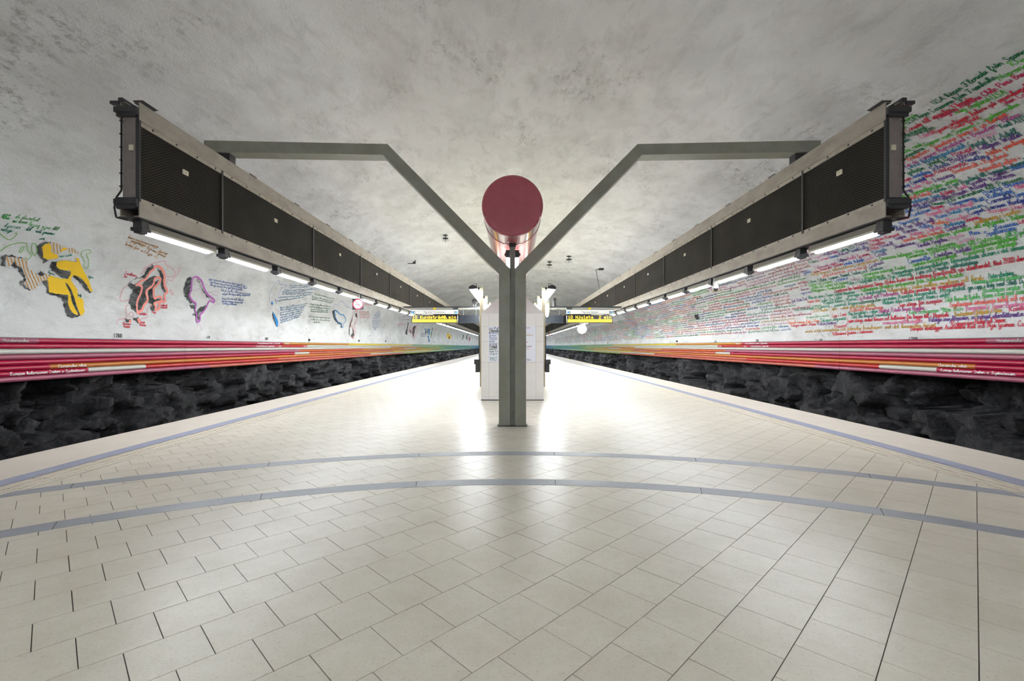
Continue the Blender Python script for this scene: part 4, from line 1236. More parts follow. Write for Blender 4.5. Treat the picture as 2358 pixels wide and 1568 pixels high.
fill([to_wall([(1010, 420), (1035, 430), (1035, 550), (1020, 500)], Z5), to_wall([(1060, 420), (1085, 380), (1080, 500), (1065, 470)], Z5), to_wall([(1095, 600), (1105, 690), (1090, 680)], Z5)], M['shade'], wall_left, 'brushed_shadow', 0.016, cell=0.03)
fill([to_wall([(1170, 360), (1190, 330), (1180, 480), (1155, 600), (1145, 580), (1165, 460)], Z5), to_wall([(1910, 490), (1920, 560), (1900, 640), (1890, 570)], Z5)], paint('dg'), wall_left, 'painted_map', 0.02, cell=0.04)
fill([to_wall([(1550, 440), (1565, 500), (1580, 540), (1620, 520), (1640, 520), (1635, 600), (1600, 630), (1550, 600), (1525, 560), (1540, 500)], Z5)], paint('yel'), wall_left, 'painted_map', 0.02, cell=0.04)
fill([to_wall([(1545, 410), (1555, 470), (1545, 460)], Z5), to_wall([(1565, 540), (1590, 580), (1590, 630), (1560, 600)], Z5), to_wall([(2000, 510), (2020, 490), (2010, 640), (1990, 620)], Z5), to_wall([(1880, 590), (1895, 600), (1885, 650)], Z5)], M['shade'], wall_left, 'brushed_shadow', 0.022, cell=0.05)
fill([to_wall([(2065, 560), (2080, 620), (2070, 680), (2055, 640)], Z5)], paint('cr'), wall_left, 'painted_map', 0.02, cell=0.05)

def block(rows, z, c, cap, w=0.012):
    """lines of illegible hand: each row given by its two ends"""
    k = Ink()
    for x1, y1, x2, y2 in rows:
        p1 = on_wall(z[0] + x1 / z[2], z[1] + y1 / z[2]); p2 = on_wall(z[0] + x2 / z[2], z[1] + y2 / z[2])
        ln_ = math.hypot(p2[0] - p1[0], p2[1] - p1[1])
        st, wd = scribble(ln_ / (cap / 20 * 1.1))
        k.add(*wall_write(st, wd, p1, p2, cap, w))
    o = k.build('handwritten_note', paint(c), wall_left)
    if o: o['kind'] = 'stuff'
block([(0, 130, 130, 140), (165, 160, 490, 220), (0, 165, 110, 185), (130, 215, 350, 245), (350, 265, 740, 330)], Z1, 'gn', 0.10, 0.016)
block([(40, 275, 280, 310), (310, 325, 390, 330), (430, 350, 680, 385), (0, 325, 150, 350)], Z1, 'tl', 0.10, 0.016)
block([(720, 650, 890, 640), (600, 860, 690, 890), (1080, 915, 1150, 920), (970, 1145, 1025, 1150), (480, 440, 560, 430)], Z1, 'tl', 0.06, 0.012)
block([(215, 115, 660, 265), (670, 325, 800, 360), (255, 170, 480, 245), (490, 265, 770, 410), (170, 210, 380, 290), (390, 300, 660, 420)], Z2, 'ora', 0.10, 0.014)
for txt, x1, yb1, x2, yb2 in (('Trondheims', 150, 630, 330, 672), ('län', 145, 675, 190, 685), ('Bremen', 130, 1365, 245, 1370), ('Verden', 140, 1405, 240, 1410), ('Stade', 365, 1345, 440, 1350), ('Bremen', 365, 1380, 460, 1388),
                      ('Livland', 665, 1095, 760, 1098), ('Estland', 665, 1130, 760, 1130), ('Riga', 540, 1195, 605, 1200), ('Bornholm', 350, 1220, 460, 1230)):
    p1 = on_wall(260 + x1 / 6.273, 530 + yb1 / 6.273); p2 = on_wall(260 + x2 / 6.273, 530 + yb2 / 6.273)
    st, w = text_strokes(txt, 2)
    V, Q = wall_write(st, w, p1, p2, 0.075, 0.011)
    npmesh('painted_word', V, Q, paint('rd'), wall_left)
block([(250, 150, 830, 265), (270, 200, 850, 300), (265, 240, 780, 325), (425, 320, 900, 385), (445, 380, 900, 410), (440, 450, 800, 475), (435, 485, 790, 520), (465, 525, 690, 545)], Z3, 'bl', 0.10, 0.014)
block([(1480, 250, 1810, 245), (1490, 285, 1790, 270), (1410, 325, 1920, 305), (1390, 355, 1730, 335), (1380, 385, 1830, 360), (1330, 440, 1820, 385), (1300, 490, 1700, 425)], Z3, 'tb', 0.10, 0.014)
block([(1340, 590 + i * 38, 1760 - i * 25, 520 + i * 33) for i in range(7)], Z3, 'tb', 0.10, 0.014)
block([(1860, 380, 2160, 450), (1820, 420, 2150, 490), (1815, 450, 2130, 510), (1790, 530, 2100, 570), (1780, 570, 2090, 600), (1800, 610, 2070, 630), (1800, 640, 2070, 655), (1770, 720, 2100, 745), (1800, 765, 2100, 780), (1840, 805, 1950, 808)], Z3, 'dg', 0.10, 0.014)
block([(1150, 520 + i * 33, 1360, 530 + i * 30) for i in range(5)] + [(1250, 340, 1400, 350), (1250, 375, 1400, 385)], Z4, 'rose', 0.10, 0.014)
block([(1530, 520, 1590, 525), (1490, 555, 1600, 560), (1460, 595, 1600, 598), (1450, 635, 1600, 638), (1430, 670, 1600, 672), (1430, 710, 1590, 712), (1425, 750, 1590, 752), (1430, 790, 1580, 790), (1440, 825, 1590, 825), (1440, 860, 1560, 860), (1460, 895, 1510, 895)], Z4, 'bl', 0.10, 0.014)
block([(1970, 650, 2230, 620), (2050, 620, 2240, 590), (1960, 690, 2200, 690)], Z4, 'pu', 0.09, 0.014)
block([(1950, 770, 2120, 770), (1940, 800, 2110, 800)], Z4, 'pk', 0.09, 0.014)
block([(910, 495, 1000, 495), (910, 525, 990, 525), (920, 560, 1000, 560)], Z5, 'pu', 0.1, 0.02)
block([(1200, 390, 1290, 385), (1200, 415, 1280, 415)], Z5, 'pk', 0.1, 0.02)

# ------------------------------------------------------------------ painted pipes along both walls
PC = dict(crimson=(214, 18, 78), mauve=(206, 110, 140), white=(214, 214, 206), ochre=(206, 140, 40), brown=(200, 118, 44), yellow=(232, 206, 20), red=(226, 40, 45), salmon=(232, 120, 100),
          orange=(236, 106, 32), green=(96, 176, 78), teal=(40, 160, 150), aqua=(60, 150, 185), lime=(176, 196, 60), pale=(200, 205, 200))
def ppm(k):
    n = 'pipe_' + k
    if n not in M: M[n] = mat(n, tuple(c * (0.62 if k in ('crimson', 'red', 'mauve', 'salmon', 'orange') else 0.9) for c in srgb(*PC[k])[:3]) + (1,), 0.32, var=0.12, vscale=12)
    return M[n]
# colour changes by distance from the vanishing point in the photograph (near to far)
PIPES = [
 [(9999, 'mauve'), (1095, 'crimson'), (530, 'ochre'), (378, 'yellow'), (232, 'green'), (140, 'teal'), (98, 'aqua')],
 [(9999, 'crimson'), (545, 'red'), (475, 'white'), (170, 'green'), (130, 'teal'), (100, 'pale'), (92, 'aqua')],
 [(9999, 'white'), (282, 'ochre'), (208, 'green'), (160, 'teal'), (95, 'aqua')],
 [(9999, 'mauve'), (492, 'orange'), (346, 'ochre'), (250, 'white'), (222, 'lime'), (158, 'teal'), (95, 'aqua')],
 [(9999, 'crimson'), (503, 'white'), (470, 'salmon'), (280, 'ochre'), (168, 'teal'), (95, 'aqua')],
 [(1070, 'brown'), (370, 'ochre'), (275, 'yellow'), (188, 'green'), (140, 'teal'), (95, 'aqua')],
 [(981, 'white'), (848, 'red'), (541, 'salmon'), (328, 'white'), (150, 'pale'), (110, 'green'), (90, 'aqua')],
 [(9999, 'mauve'), (700, 'salmon'), (330, 'orange'), (250, 'lime'), (182, 'green'), (130, 'teal'), (90, 'aqua')]]
PIPES[5].insert(0, (9999, 'crimson')); PIPES[6].insert(0, (9999, 'crimson'))
XP, RP = 9.93, 0.0535
ZP = [1.512 - i * 0.1105 for i in range(8)]
PLAB = ['uppermost painted pipe, crimson turning ochre and yellow', 'second painted pipe from the top, crimson then red then white', 'third painted pipe from the top, white for most of its length',
        'fourth painted pipe from the top, mauve pink turning orange', 'fifth painted pipe from the top, crimson turning salmon', 'sixth painted pipe from the top, brown orange turning yellow',
        'seventh painted pipe from the top, crimson, white and red', 'lowest painted pipe, mauve pink turning salmon']
JOINTS = [7.45 + 6.53 * i for i in range(22)]
def pipe_text(txt, side, yc, zc, p_y0, p_y1, m, parent, cap=0.062):
    st, w = text_strokes(txt, 2)
    k = (p_y1 - p_y0) / w
    V2, Q = ribbons([np.stack([p_y0 + s[:, 0] * k, (s[:, 1] - 8) * cap / 20], axis=1) for s in st], 0.011)
    ang = V2[:, 1] / RP
    r = RP + 0.004
    V = np.stack([side * (XP - r * np.cos(ang)), V2[:, 0], zc + r * np.sin(ang)], axis=1)
    return npmesh('painted_word', V, Q, m, parent)
NEAR = {}
for side in (-1, 1):
    sn = 'left' if side < 0 else 'right'
    for i in range(8):
        t = thing('painted_pipe', PLAB[i] + ', along the %s wall' % sn, 'pipe', (side * XP, 2.0, ZP[i]), 'coloured pipes along the %s wall' % sn)
        brk = [(c, 0 if d > 5000 else XP * F / d) for d, c in PIPES[i]]
        for q, (c, y0) in enumerate(brk):
            ya = max(y0, -11.8); yb = brk[q + 1][1] if q + 1 < len(brk) else 152.3
            if q == 0: ya = -11.8
            if yb <= ya: continue
            cuts = [ya] + [j for j in JOINTS if ya + 0.05 < j < yb - 0.05] + [yb]
            mb = MB()
            for a, b in zip(cuts[:-1], cuts[1:]):
                ga = 0.006 if a in JOINTS else 0.0; gb = 0.006 if b in JOINTS else 0.0
                mb.tube((side * XP, a + ga, ZP[i]), (side * XP, b - gb, ZP[i]), RP, 16, caps=True)
            NEAR[(side, i, q)] = mb.build('pipe_section', ppm(c), t, smooth=True, sharp=50)
        for j in JOINTS[:6]:
            MB().tube((side * XP, j - 0.02, ZP[i]), (side * XP, j + 0.02, ZP[i]), RP - 0.004, 12).build('joint_sleeve', M['black'], t, smooth=True, sharp=50)
    def yd(d): return XP * F / d
    words = [('Nordamerika', 0, 0, 1180, 1120, ), ('Osmanska riket', 5, 1, 1052, 986), ('Europa koloniserar Indien o Sydostasien', 6, 0, 1164, 990), ('Europa koloniserar Nord o Sydamerika', 0, 1, 590, 538),
             ('Europa koloniserar Sydamerika', 1, 0, 593, 551), ('Indien', 1, 1, 542, 535), ('Inka', 1, 1, 484, 477), ('Ottoman', 0, 2, 527, 516)]
    for txt, i, q, d0, d1 in words:
        a, b = yd(d0), yd(d1)
        m_ = M['white'] if txt != 'Nordamerika' else M['pipe_pale'] if 'pipe_pale' in M else M['white']
        if side > 0: a, b = b, a
        pipe_text(txt, side, 0, ZP[i], a, b, m_, NEAR[(side, i, q)])

# pipe carriers bolted to the rock (seen between the pipes from the side)
for side in (-1, 1):
    sn = 'left' if side < 0 else 'right'
    for k, j in enumerate(JOINTS):
        mb = MB().box(side * (XP + 0.06), side * (XP + 0.11), j - 0.03, j + 0.03, ZP[7] - 0.06, ZP[0] + 0.0)
        mb.box(side * (XP + 0.1), side * 10.6, j - 0.02, j + 0.02, ZP[3] - 0.03, ZP[3] + 0.03)
        tag(mb.build('pipe_carrier', M['dark']), 'dark steel carrier behind the pipes on the %s wall, %s from the near end' % (sn, ordinal(k)), 'bracket', 'pipe carriers')

# ------------------------------------------------------------------ grille beams over the platform edges
XI, XO = 4.95, 5.21
ZT, ZB = 4.64, 3.12
Y0B = 6.14
DIV = [7.92 + 3.62 * i for i in range(40)]
for side in (-1, 1):
    sn = 'left' if side < 0 else 'right'
    t = thing('grille_beam', 'long hanging beam of dark mesh panels between grey channels over the %s platform edge' % sn, 'beam', (side * 5.08, Y0B, ZB))
    YE = 152.0
    def chan(z0, z1, up):
        # a C profile on each face: web outside, small flanges
        mb = MB()
        w = 0.012
        for xa, s_ in ((XI, 1), (XO, -1)):
            x1 = xa + s_ * w
            mb.box(side * xa, side * x1, Y0B, YE, z0, z1)
            mb.box(side * x1, side * (xa + s_ * 0.075), Y0B, YE, z1 - w, z1)
            mb.box(side * x1, side * (xa + s_ * 0.075), Y0B, YE, z0, z0 + w)
        return mb
    chan(ZT - 0.235, ZT, True).build('top_channel', M['chan'], t)
    chan(ZB, ZB + 0.20, False).build('bottom_channel', M['chan'], t)
    MB().box(side * (XI + 0.02), side * (XI + 0.035), Y0B, YE, ZT - 0.295, ZT - 0.235).build('fixing_strip', M['strip'], t)
    MB().box(side * (XI + 0.02), side * (XI + 0.035), Y0B, YE, ZB + 0.20, ZB + 0.255).build('fixing_strip', M['strip'], t)
    sc_ = MB()
    for y in np.arange(Y0B + 0.25, 20, 0.45):
        for z in (ZT - 0.265, ZB + 0.228):
            sc_.box(side * (XI + 0.012), side * (XI + 0.02), y - 0.012, y + 0.012, z - 0.012, z + 0.012)
    so = sc_.build('screws', M['dark'], t); so['kind'] = 'stuff'
    edges = [Y0B + 0.02] + DIV + [YE]
    for a, b in zip(edges[:-1], edges[1:]):
        MB().box(side * (XI + 0.035), side * (XI + 0.045), a + 0.02, b - 0.02, ZB + 0.19, ZT - 0.23).build('mesh_panel', M['grille'], t)
        MB().box(side * (XO - 0.045), side * (XO - 0.035), a + 0.02, b - 0.02, ZB + 0.19, ZT - 0.23).build('mesh_panel', M['grille'], t)
        yc = (a + b) / 2
        if yc < 40:
            pl = MB().box(side * (XI + 0.018), side * (XI + 0.035), yc - 0.055, yc + 0.055, 4.005, 4.075).build('number_plate', M['plate'], t)
            st, w_ = text_strokes('117', 1)
            V2, Q = ribbons([s_ for s_ in st], 2.2)
            k = 0.045 / w_
            V = np.stack([np.full(len(V2), side * (XI + 0.0165)), yc - side * (0.022 - V2[:, 0] * k) if side < 0 else yc + 0.022 - V2[:, 0] * k, 4.025 + V2[:, 1] * 0.0015], axis=1)
            npmesh('plate_figures', V, Q, M['ink'], pl)
    for y in DIV:
        MB().box(side * (XI + 0.012), side * (XI + 0.05), y - 0.022, y + 0.022, ZB + 0.20, ZT - 0.24).build('divider', M['dark'], t)
    # end frame
    MB().box(side * (XI + 0.045), side * (XO - 0.03), Y0B + 0.01, Y0B + 0.05, ZB + 0.16, ZT - 0.16).build('end_post', M['mauve'], t)
    MB().box(side * (XI + 0.004), side * (XI + 0.05), Y0B - 0.004, Y0B + 0.03, ZB + 0.18, ZT - 0.22).build('end_angle', M['dark'], t)
    for za, zb in ((ZT - 0.20, ZT - 0.06), (ZB + 0.10, ZB + 0.25)):
        e = MB().box(side * (XI + 0.03), side * (XO + 0.03), Y0B - 0.03, Y0B + 0.06, za, zb)
        e.box(side * (XI + 0.01), side * (XO + 0.05), Y0B - 0.05, Y0B + 0.01, (za + zb) / 2 - 0.02, (za + zb) / 2 + 0.05)
        e.box(side * (XI + 0.0), side * (XI + 0.05), Y0B - 0.045, Y0B - 0.02, za + 0.02, za + 0.08)
        e.build('end_bracket', M['dark'], t, bevel=0.004)
    e = MB().prism_y([(side * (XI + 0.01), ZT), (side * (XI + 0.07), ZT), (side * (XI + 0.07), ZT + 0.012), (side * (XI - 0.06), ZT + 0.012)], Y0B - 0.02, Y0B + 0.25)
    e.box(side * (XO - 0.05), side * (XO + 0.01), Y0B - 0.02, Y0B + 0.5, ZT, ZT + 0.05)
    e.box(side * (XO), side * (XO + 0.12), Y0B - 0.02, Y0B + 0.04, ZT - 0.03, ZT + 0.01)
    e.box(side * (XI + 0.02), side * (XO + 0.02), Y0B, YE, ZB - 0.014, ZB + 0.002)
    e.build('end_flange', M['dark'], t)
    cpts = [(side * (XO - 0.02), Y0B + 0.0, ZT - 0.2), (side * (XO - 0.02), Y0B + 0.0, ZB + 0.35), (side * (XO + 0.05), Y0B, ZB + 0.25), (side * (XO + 0.075), Y0B, ZB + 0.12), (side * (XO + 0.05), Y0B, ZB - 0.01), (side * (XO - 0.02), Y0B + 0.1, ZB - 0.02)]
    cb = MB().path(cpts, 0.011)
    for z in np.linspace(ZB + 0.4, ZT - 0.25, 6):
        cb.box(side * (XO - 0.03), side * (XO - 0.002), Y0B - 0.014, Y0B + 0.014, z - 0.008, z + 0.008)
    cb.build('cable', M['black'], t)
    tgp = MB().box(side * (XI + 0.075), side * (XI + 0.135), Y0B - 0.012, Y0B + 0.006, 4.0, 4.07)
    tgp.build('end_tag', M['plate'], t)
    nub = MB()
    for i, y in enumerate(np.arange(8.9, 60, 1.81)):
        nub.box(side * (XI + 0.02), side * (XO), y - 0.09, y + 0.09, ZT, ZT + 0.035)
        nub.box(side * (XI + 0.06), side * (XI + 0.14), y - 0.05, y + 0.05, ZT + 0.03, ZT + 0.06)
        nub.build('top_clip', M['dark'], t); nub = MB()

# fluorescent lamps hanging under the beams
def lamp_proto():
    t = thing('tube_lamp', 'lamp', 'lamp', (0, 0, 0))
    h = MB()
    h.prism_y([(-0.072, -0.03), (0.072, -0.03), (0.06, 0.055), (-0.06, 0.055)], 0.05, 1.5)
    h.build('housing', M['housdark'], t)
    MB().prism_y([(-0.065, -0.056), (0.065, -0.056), (0.085, -0.03), (-0.085, -0.03)], 0.06, 1.49).build('reflector_lip', M['hous'], t)
    MB().trough([(-0.045, -0.056), (-0.035, -0.092), (0.035, -0.090), (0.045, -0.056)], 0.12, 1.38).build('diffuser', M['lamp'], t)
    b = MB().box(-0.06, 0.06, -0.07, 0.06, -0.03, 0.075)
    b.box(-0.078, 0.078, -0.09, 0.08, -0.075, -0.025)
    b.box(-0.05, 0.05, -0.07, 0.05, -0.10, -0.07)
    b.build('hanger', M['dark'], t, bevel=0.006)
    MB().box(-0.03, 0.03, 1.36, 1.42, 0.04, 0.075).build('rear_hanger', M['dark'], t)
    return t
proto = lamp_proto()
first = True
NL = 76
for side in (-1, 1):
    sn = 'left' if side < 0 else 'right'
    for i in range(NL):
        y = 6.33 + 1.81 * i
        o = proto if first else copy_tree(proto)
        first = False
        o.location = (side * 5.08, y, ZB - 0.085)
        tag(o, 'glowing fluorescent tube lamp under the %s grille beam, %s from the near end' % (sn, ordinal(i)), 'lamp', 'tube lamps under the %s beam' % sn)

# unseen fill lamps added to light foreground and ceiling, same fittings on ceiling rods
for k, (x, y) in enumerate([(sx, yy) for sx in (-5.2, -2.0, 2.0, 5.2) for yy in (-10.0, -7.6, -5.2, -2.8)]):
    o = copy_tree(proto)
    o.location = (x, y, 4.3)
    tag(o, 'added unseen fill lamp behind the viewer, %s row, %s from the platform' % (('far left', 'left', 'right', 'far right')[k // 4], ordinal(3 - k % 4)), 'lamp', 'added fill lamps')
    for yy in (0.0, 1.39):
        r = MB().tube((x, y + yy, 4.36), (x, y + yy, 2.5 + 4.7 * math.sqrt(1 - (x / 10.15) ** 2) + 0.1), 0.01, 6)
        q = r.build('rod', M['dark'], o)

# ------------------------------------------------------------------ forked column
YC = 8.06; YCB = 8.34
col = thing('forked_column', 'grey green steel column forking into two wide arms in the middle of the platform', 'column', (0, YC, 0))
for s_ in (-1, 1):
    pts = [(0.042, 0.0), (0.2385, 0.0), (0.2385, 2.657), (2.26, 4.735), (5.38, 4.79), (5.38, 4.99), (2.18, 4.925), (0.042, 2.755)]
    pts = [(s_ * x, z) for x, z in pts]
    if s_ < 0: pts = pts[::-1]
    a = MB().prism_y(pts, YC, YCB).build('arm', M['steel'], col, bevel=0.006)
    tag(a, 'column half bending outward into the %s arm' % ('left' if s_ < 0 else 'right'))
    MB().box(s_ * 4.96, s_ * 5.2, YC + 0.05, YCB - 0.05, ZT + 0.0, 4.79).build('beam_bracket', M['dark'], col, bevel=0.005)
    MB().box(s_ * 0.2385, s_ * 0.262, YC + 0.02, YC + 0.12, 0.0, 0.03).build('foot_angle', M['strip'], col)
MB().box(-0.0425, 0.0425, YC + 0.06, YCB - 0.06, 0, 3.17).build('web', M['web'], col)
MB().box(-0.058, 0.058, YC + 0.05, YCB - 0.04, 3.14, 3.205).build('saddle', M['dark'], col, bevel=0.004)
MB().box(-0.25, 0.25, YC - 0.012, YCB + 0.012, 0.0, 0.012).build('foot_plate', M['dark'], col)
MB().tube((0, YC + 0.001, 0.24), (0, YC + 0.058, 0.24), 0.008, 8).build('bolt', M['dark'], col)

# lamps running back under the duct, one each side of the column's web
for s_ in (-1, 1):
    o = thing('duct_lamp', 'narrow glowing tube lamp under the red duct, on the %s of the column web' % ('left' if s_ < 0 else 'right'), 'lamp', (s_ * 0.085, 8.36, 3.02), 'lamps under the red duct')
    MB().box(s_ * 0.05, s_ * 0.115, 8.36, 9.8, 3.05, 3.11).build('housing', M['hous'], o)
    MB().tube((s_ * 0.088, 8.40, 3.015), (s_ * 0.088, 9.75, 3.015), 0.032, 6, caps=False).build('diffuser', M['lamp'], o)
    e = MB().box(s_ * 0.045, s_ * 0.12, 8.33, 8.41, 3.0, 3.13)
    e.prism_y([(s_ * 0.12, 3.02), (s_ * 0.15, 3.05), (s_ * 0.12, 3.1)] if s_ > 0 else [(s_ * 0.12, 3.1), (s_ * 0.15, 3.05), (s_ * 0.12, 3.02)], 8.34, 8.40)
    e.build('end_cap', M['dark'], o)

# ------------------------------------------------------------------ red duct
DZ, DR, DY = 3.71, 0.505, 7.58
duct = thing('round_duct', 'large round dark red duct with a flat closed end above the column fork', 'duct', (0, DY, DZ))
r = 0.05
pr = [(DR - r - 0.02, DY - 0.012), (DR - r + 0.0, DY - 0.010)] + [(DR - r + r * math.sin(a), DY + r - 0.01 - r * math.cos(a)) for a in np.linspace(0.15, math.pi / 2, 8)] + [(DR, DY + 0.09)]
MB().lathe_y(0, DZ, [(0.02, DY - 0.004), (DR * 0.5, DY - 0.01)] + pr, 64).build('end_cap', M['duct'], duct, smooth=True, sharp=60)
MB().lathe_y(0, DZ, [(DR - 0.003, DY + 0.09), (DR - 0.003, 8.26)], 64).build('body', M['ductbody'], duct, smooth=True, sharp=60)
MB().lathe_y(0, DZ, [(DR - 0.003, 8.275), (DR - 0.003, 15.6)], 64).build('body', M['ductbody'], duct, smooth=True, sharp=60)
MB().lathe_y(0, DZ, [(DR - 0.02, 8.24), (DR + 0.004, 8.255), (DR + 0.004, 8.28), (DR - 0.02, 8.295)], 64).build('seam_ring', M['duct'], duct, smooth=True)
MB().box(-0.09, -0.055, 8.0, 8.03, DZ - DR - 0.008, DZ - DR + 0.03).build('label', M['white'], duct)
# trestles carrying the far run of the duct, standing on the kiosk roof ridge
dt_ = thing('duct_trestle', 'steel trestle under the far end of the red duct behind the column', 'trestle', (0, 13.6, 2.862))
MB().box(-0.06, 0.06, 13.5, 13.7, 2.862, DZ - DR - 0.03).build('post', M['steel'], dt_)
MB().box(-0.3, 0.3, 13.5, 13.7, DZ - DR - 0.03, DZ - DR + 0.003).build('saddle', M['steel'], dt_)

# ------------------------------------------------------------------ kiosk
KX, KY, KE = 0.807, 11.93, 15.3
ki = thing('kiosk', 'white stone clad kiosk with a hipped top behind the column', 'kiosk', (0, KY, 0))
MB().box(-KX + 0.012, KX - 0.012, KY + 0.02, KE, 0.01, 2.22).build('core', M['grout'], ki)
xs = [-KX, -KX + 0.20, 0.0, KX - 0.20, KX]
zs = [0.02, 0.10, 0.98, 1.52, 1.91, 2.225]
for a, b in zip(xs[:-1], xs[1:]):
    for c, d in zip(zs[:-1], zs[1:]):
        MB().box(a + 0.0015, b - 0.0015, KY, KY + 0.03, c + 0.0015, d - 0.0015).build('panel', M['kiosk'], ki)
for s_ in (-1, 1):
    for a, b in zip(np.linspace(KY + 0.03, KE, 5)[:-1], np.linspace(KY + 0.03, KE, 5)[1:]):
        for c, d in zip(zs[:-1], zs[1:]):
            MB().box(s_ * KX, s_ * (KX - 0.03), a + 0.0015, b - 0.0015, c + 0.0015, d - 0.0015).build('panel', M['kiosk'], ki)
rf = MB()
e_ = 0.004
vs = [(-KX - e_, KY - e_, 2.225), (KX + e_, KY - e_, 2.225), (KX + e_, KE, 2.225), (-KX - e_, KE, 2.225),
      (-KX - e_, KY - e_, 2.24), (KX + e_, KY - e_, 2.24), (KX + e_, KE, 2.24), (-KX - e_, KE, 2.24), (-0.22, KY + 0.62, 2.86), (0.22, KY + 0.62, 2.86), (0.22, KE - 0.62, 2.86), (-0.22, KE - 0.62, 2.86)]
rf.add(vs, [(0, 3, 2, 1), (0, 1, 5, 4), (1, 2, 6, 5), (2, 3, 7, 6), (3, 0, 4, 7), (4, 5, 9, 8), (5, 6, 10, 9), (6, 7, 11, 10), (7, 4, 8, 11), (8, 9, 10, 11)])
rf.build('hipped_roof', M['roof'], ki)
MB().box(-KX - 0.004, KX + 0.004, KY - 0.004, KE, 0.0, 0.02).build('plinth_joint', M['dark'], ki)
# poster
px0, px1, pz0, pz1 = -0.615, 0.595, 1.0, 1.912
po = MB().box(px0, px1, KY - 0.008, KY - 0.002, pz0, pz1).build('poster', M['paper'])
tag(po, 'white handwritten poster on the front of the kiosk behind the column', 'poster')
def poster_ink(strokes, w, x0, z0, x1, cap, col_, wd=0.007, name='handwriting'):
    V2, Q = ribbons([np.stack([x0 + s_[:, 0] * (x1 - x0) / w, z0 + s_[:, 1] * cap / 20], axis=1) for s_ in strokes], wd)
    if V2 is None: return
    V = np.stack([V2[:, 0], np.full(len(V2), KY - 0.0095), V2[:, 1]], axis=1)
    npmesh(name, V, Q, M['ink'] if col_ == 'bk' else paint(col_), po)
def kz(v): return EYE - (v - VV) / F * KY
def kx(u): return (u - UV) / F * KY
for txt, v, c, u0, u1 in (('Vetenskap', 764, 'bk', 1126, 1154), ('Politik', 801, 'bk', 1127, 1145)):
    st, w = text_strokes(txt, 2)
    poster_ink(st, w, kx(u0), kz(v), kx(u1), 0.075, c, 0.010)
    poster_ink([np.array([[0, 0], [w, 0]])], w, kx(u0), kz(v) - 0.02, kx(u1), 0.1, c, 0.008)
for v, c, u0, u1 in ((757, 'nv', 1126, 1150), (769, 'bl', 1126, 1150), (774, 'bl', 1127, 1144), (779, 'bl', 1127, 1146), (783, 'bl', 1127, 1146), (788, 'tb', 1127, 1141), (793, 'tb', 1127, 1147), (806, 'tl', 1127, 1147), (811, 'dt', 1127, 1149), (816, 'tl', 1127, 1147),
                    (825, 'tl', 1127, 1146), (830, 'tl', 1128, 1149), (756, 'mg', 1211, 1222), (773, 'oc', 1211, 1229), (789, 'pk', 1210, 1217), (799, 'mg', 1211, 1225), (804, 'pk', 1211, 1221), (830, 'pu', 1213, 1224)):
    st, w = scribble((kx(u1) - kx(u0)) / 0.0031)
    poster_ink(st, w, kx(u0), kz(v), kx(u1), 0.055, c, 0.006)

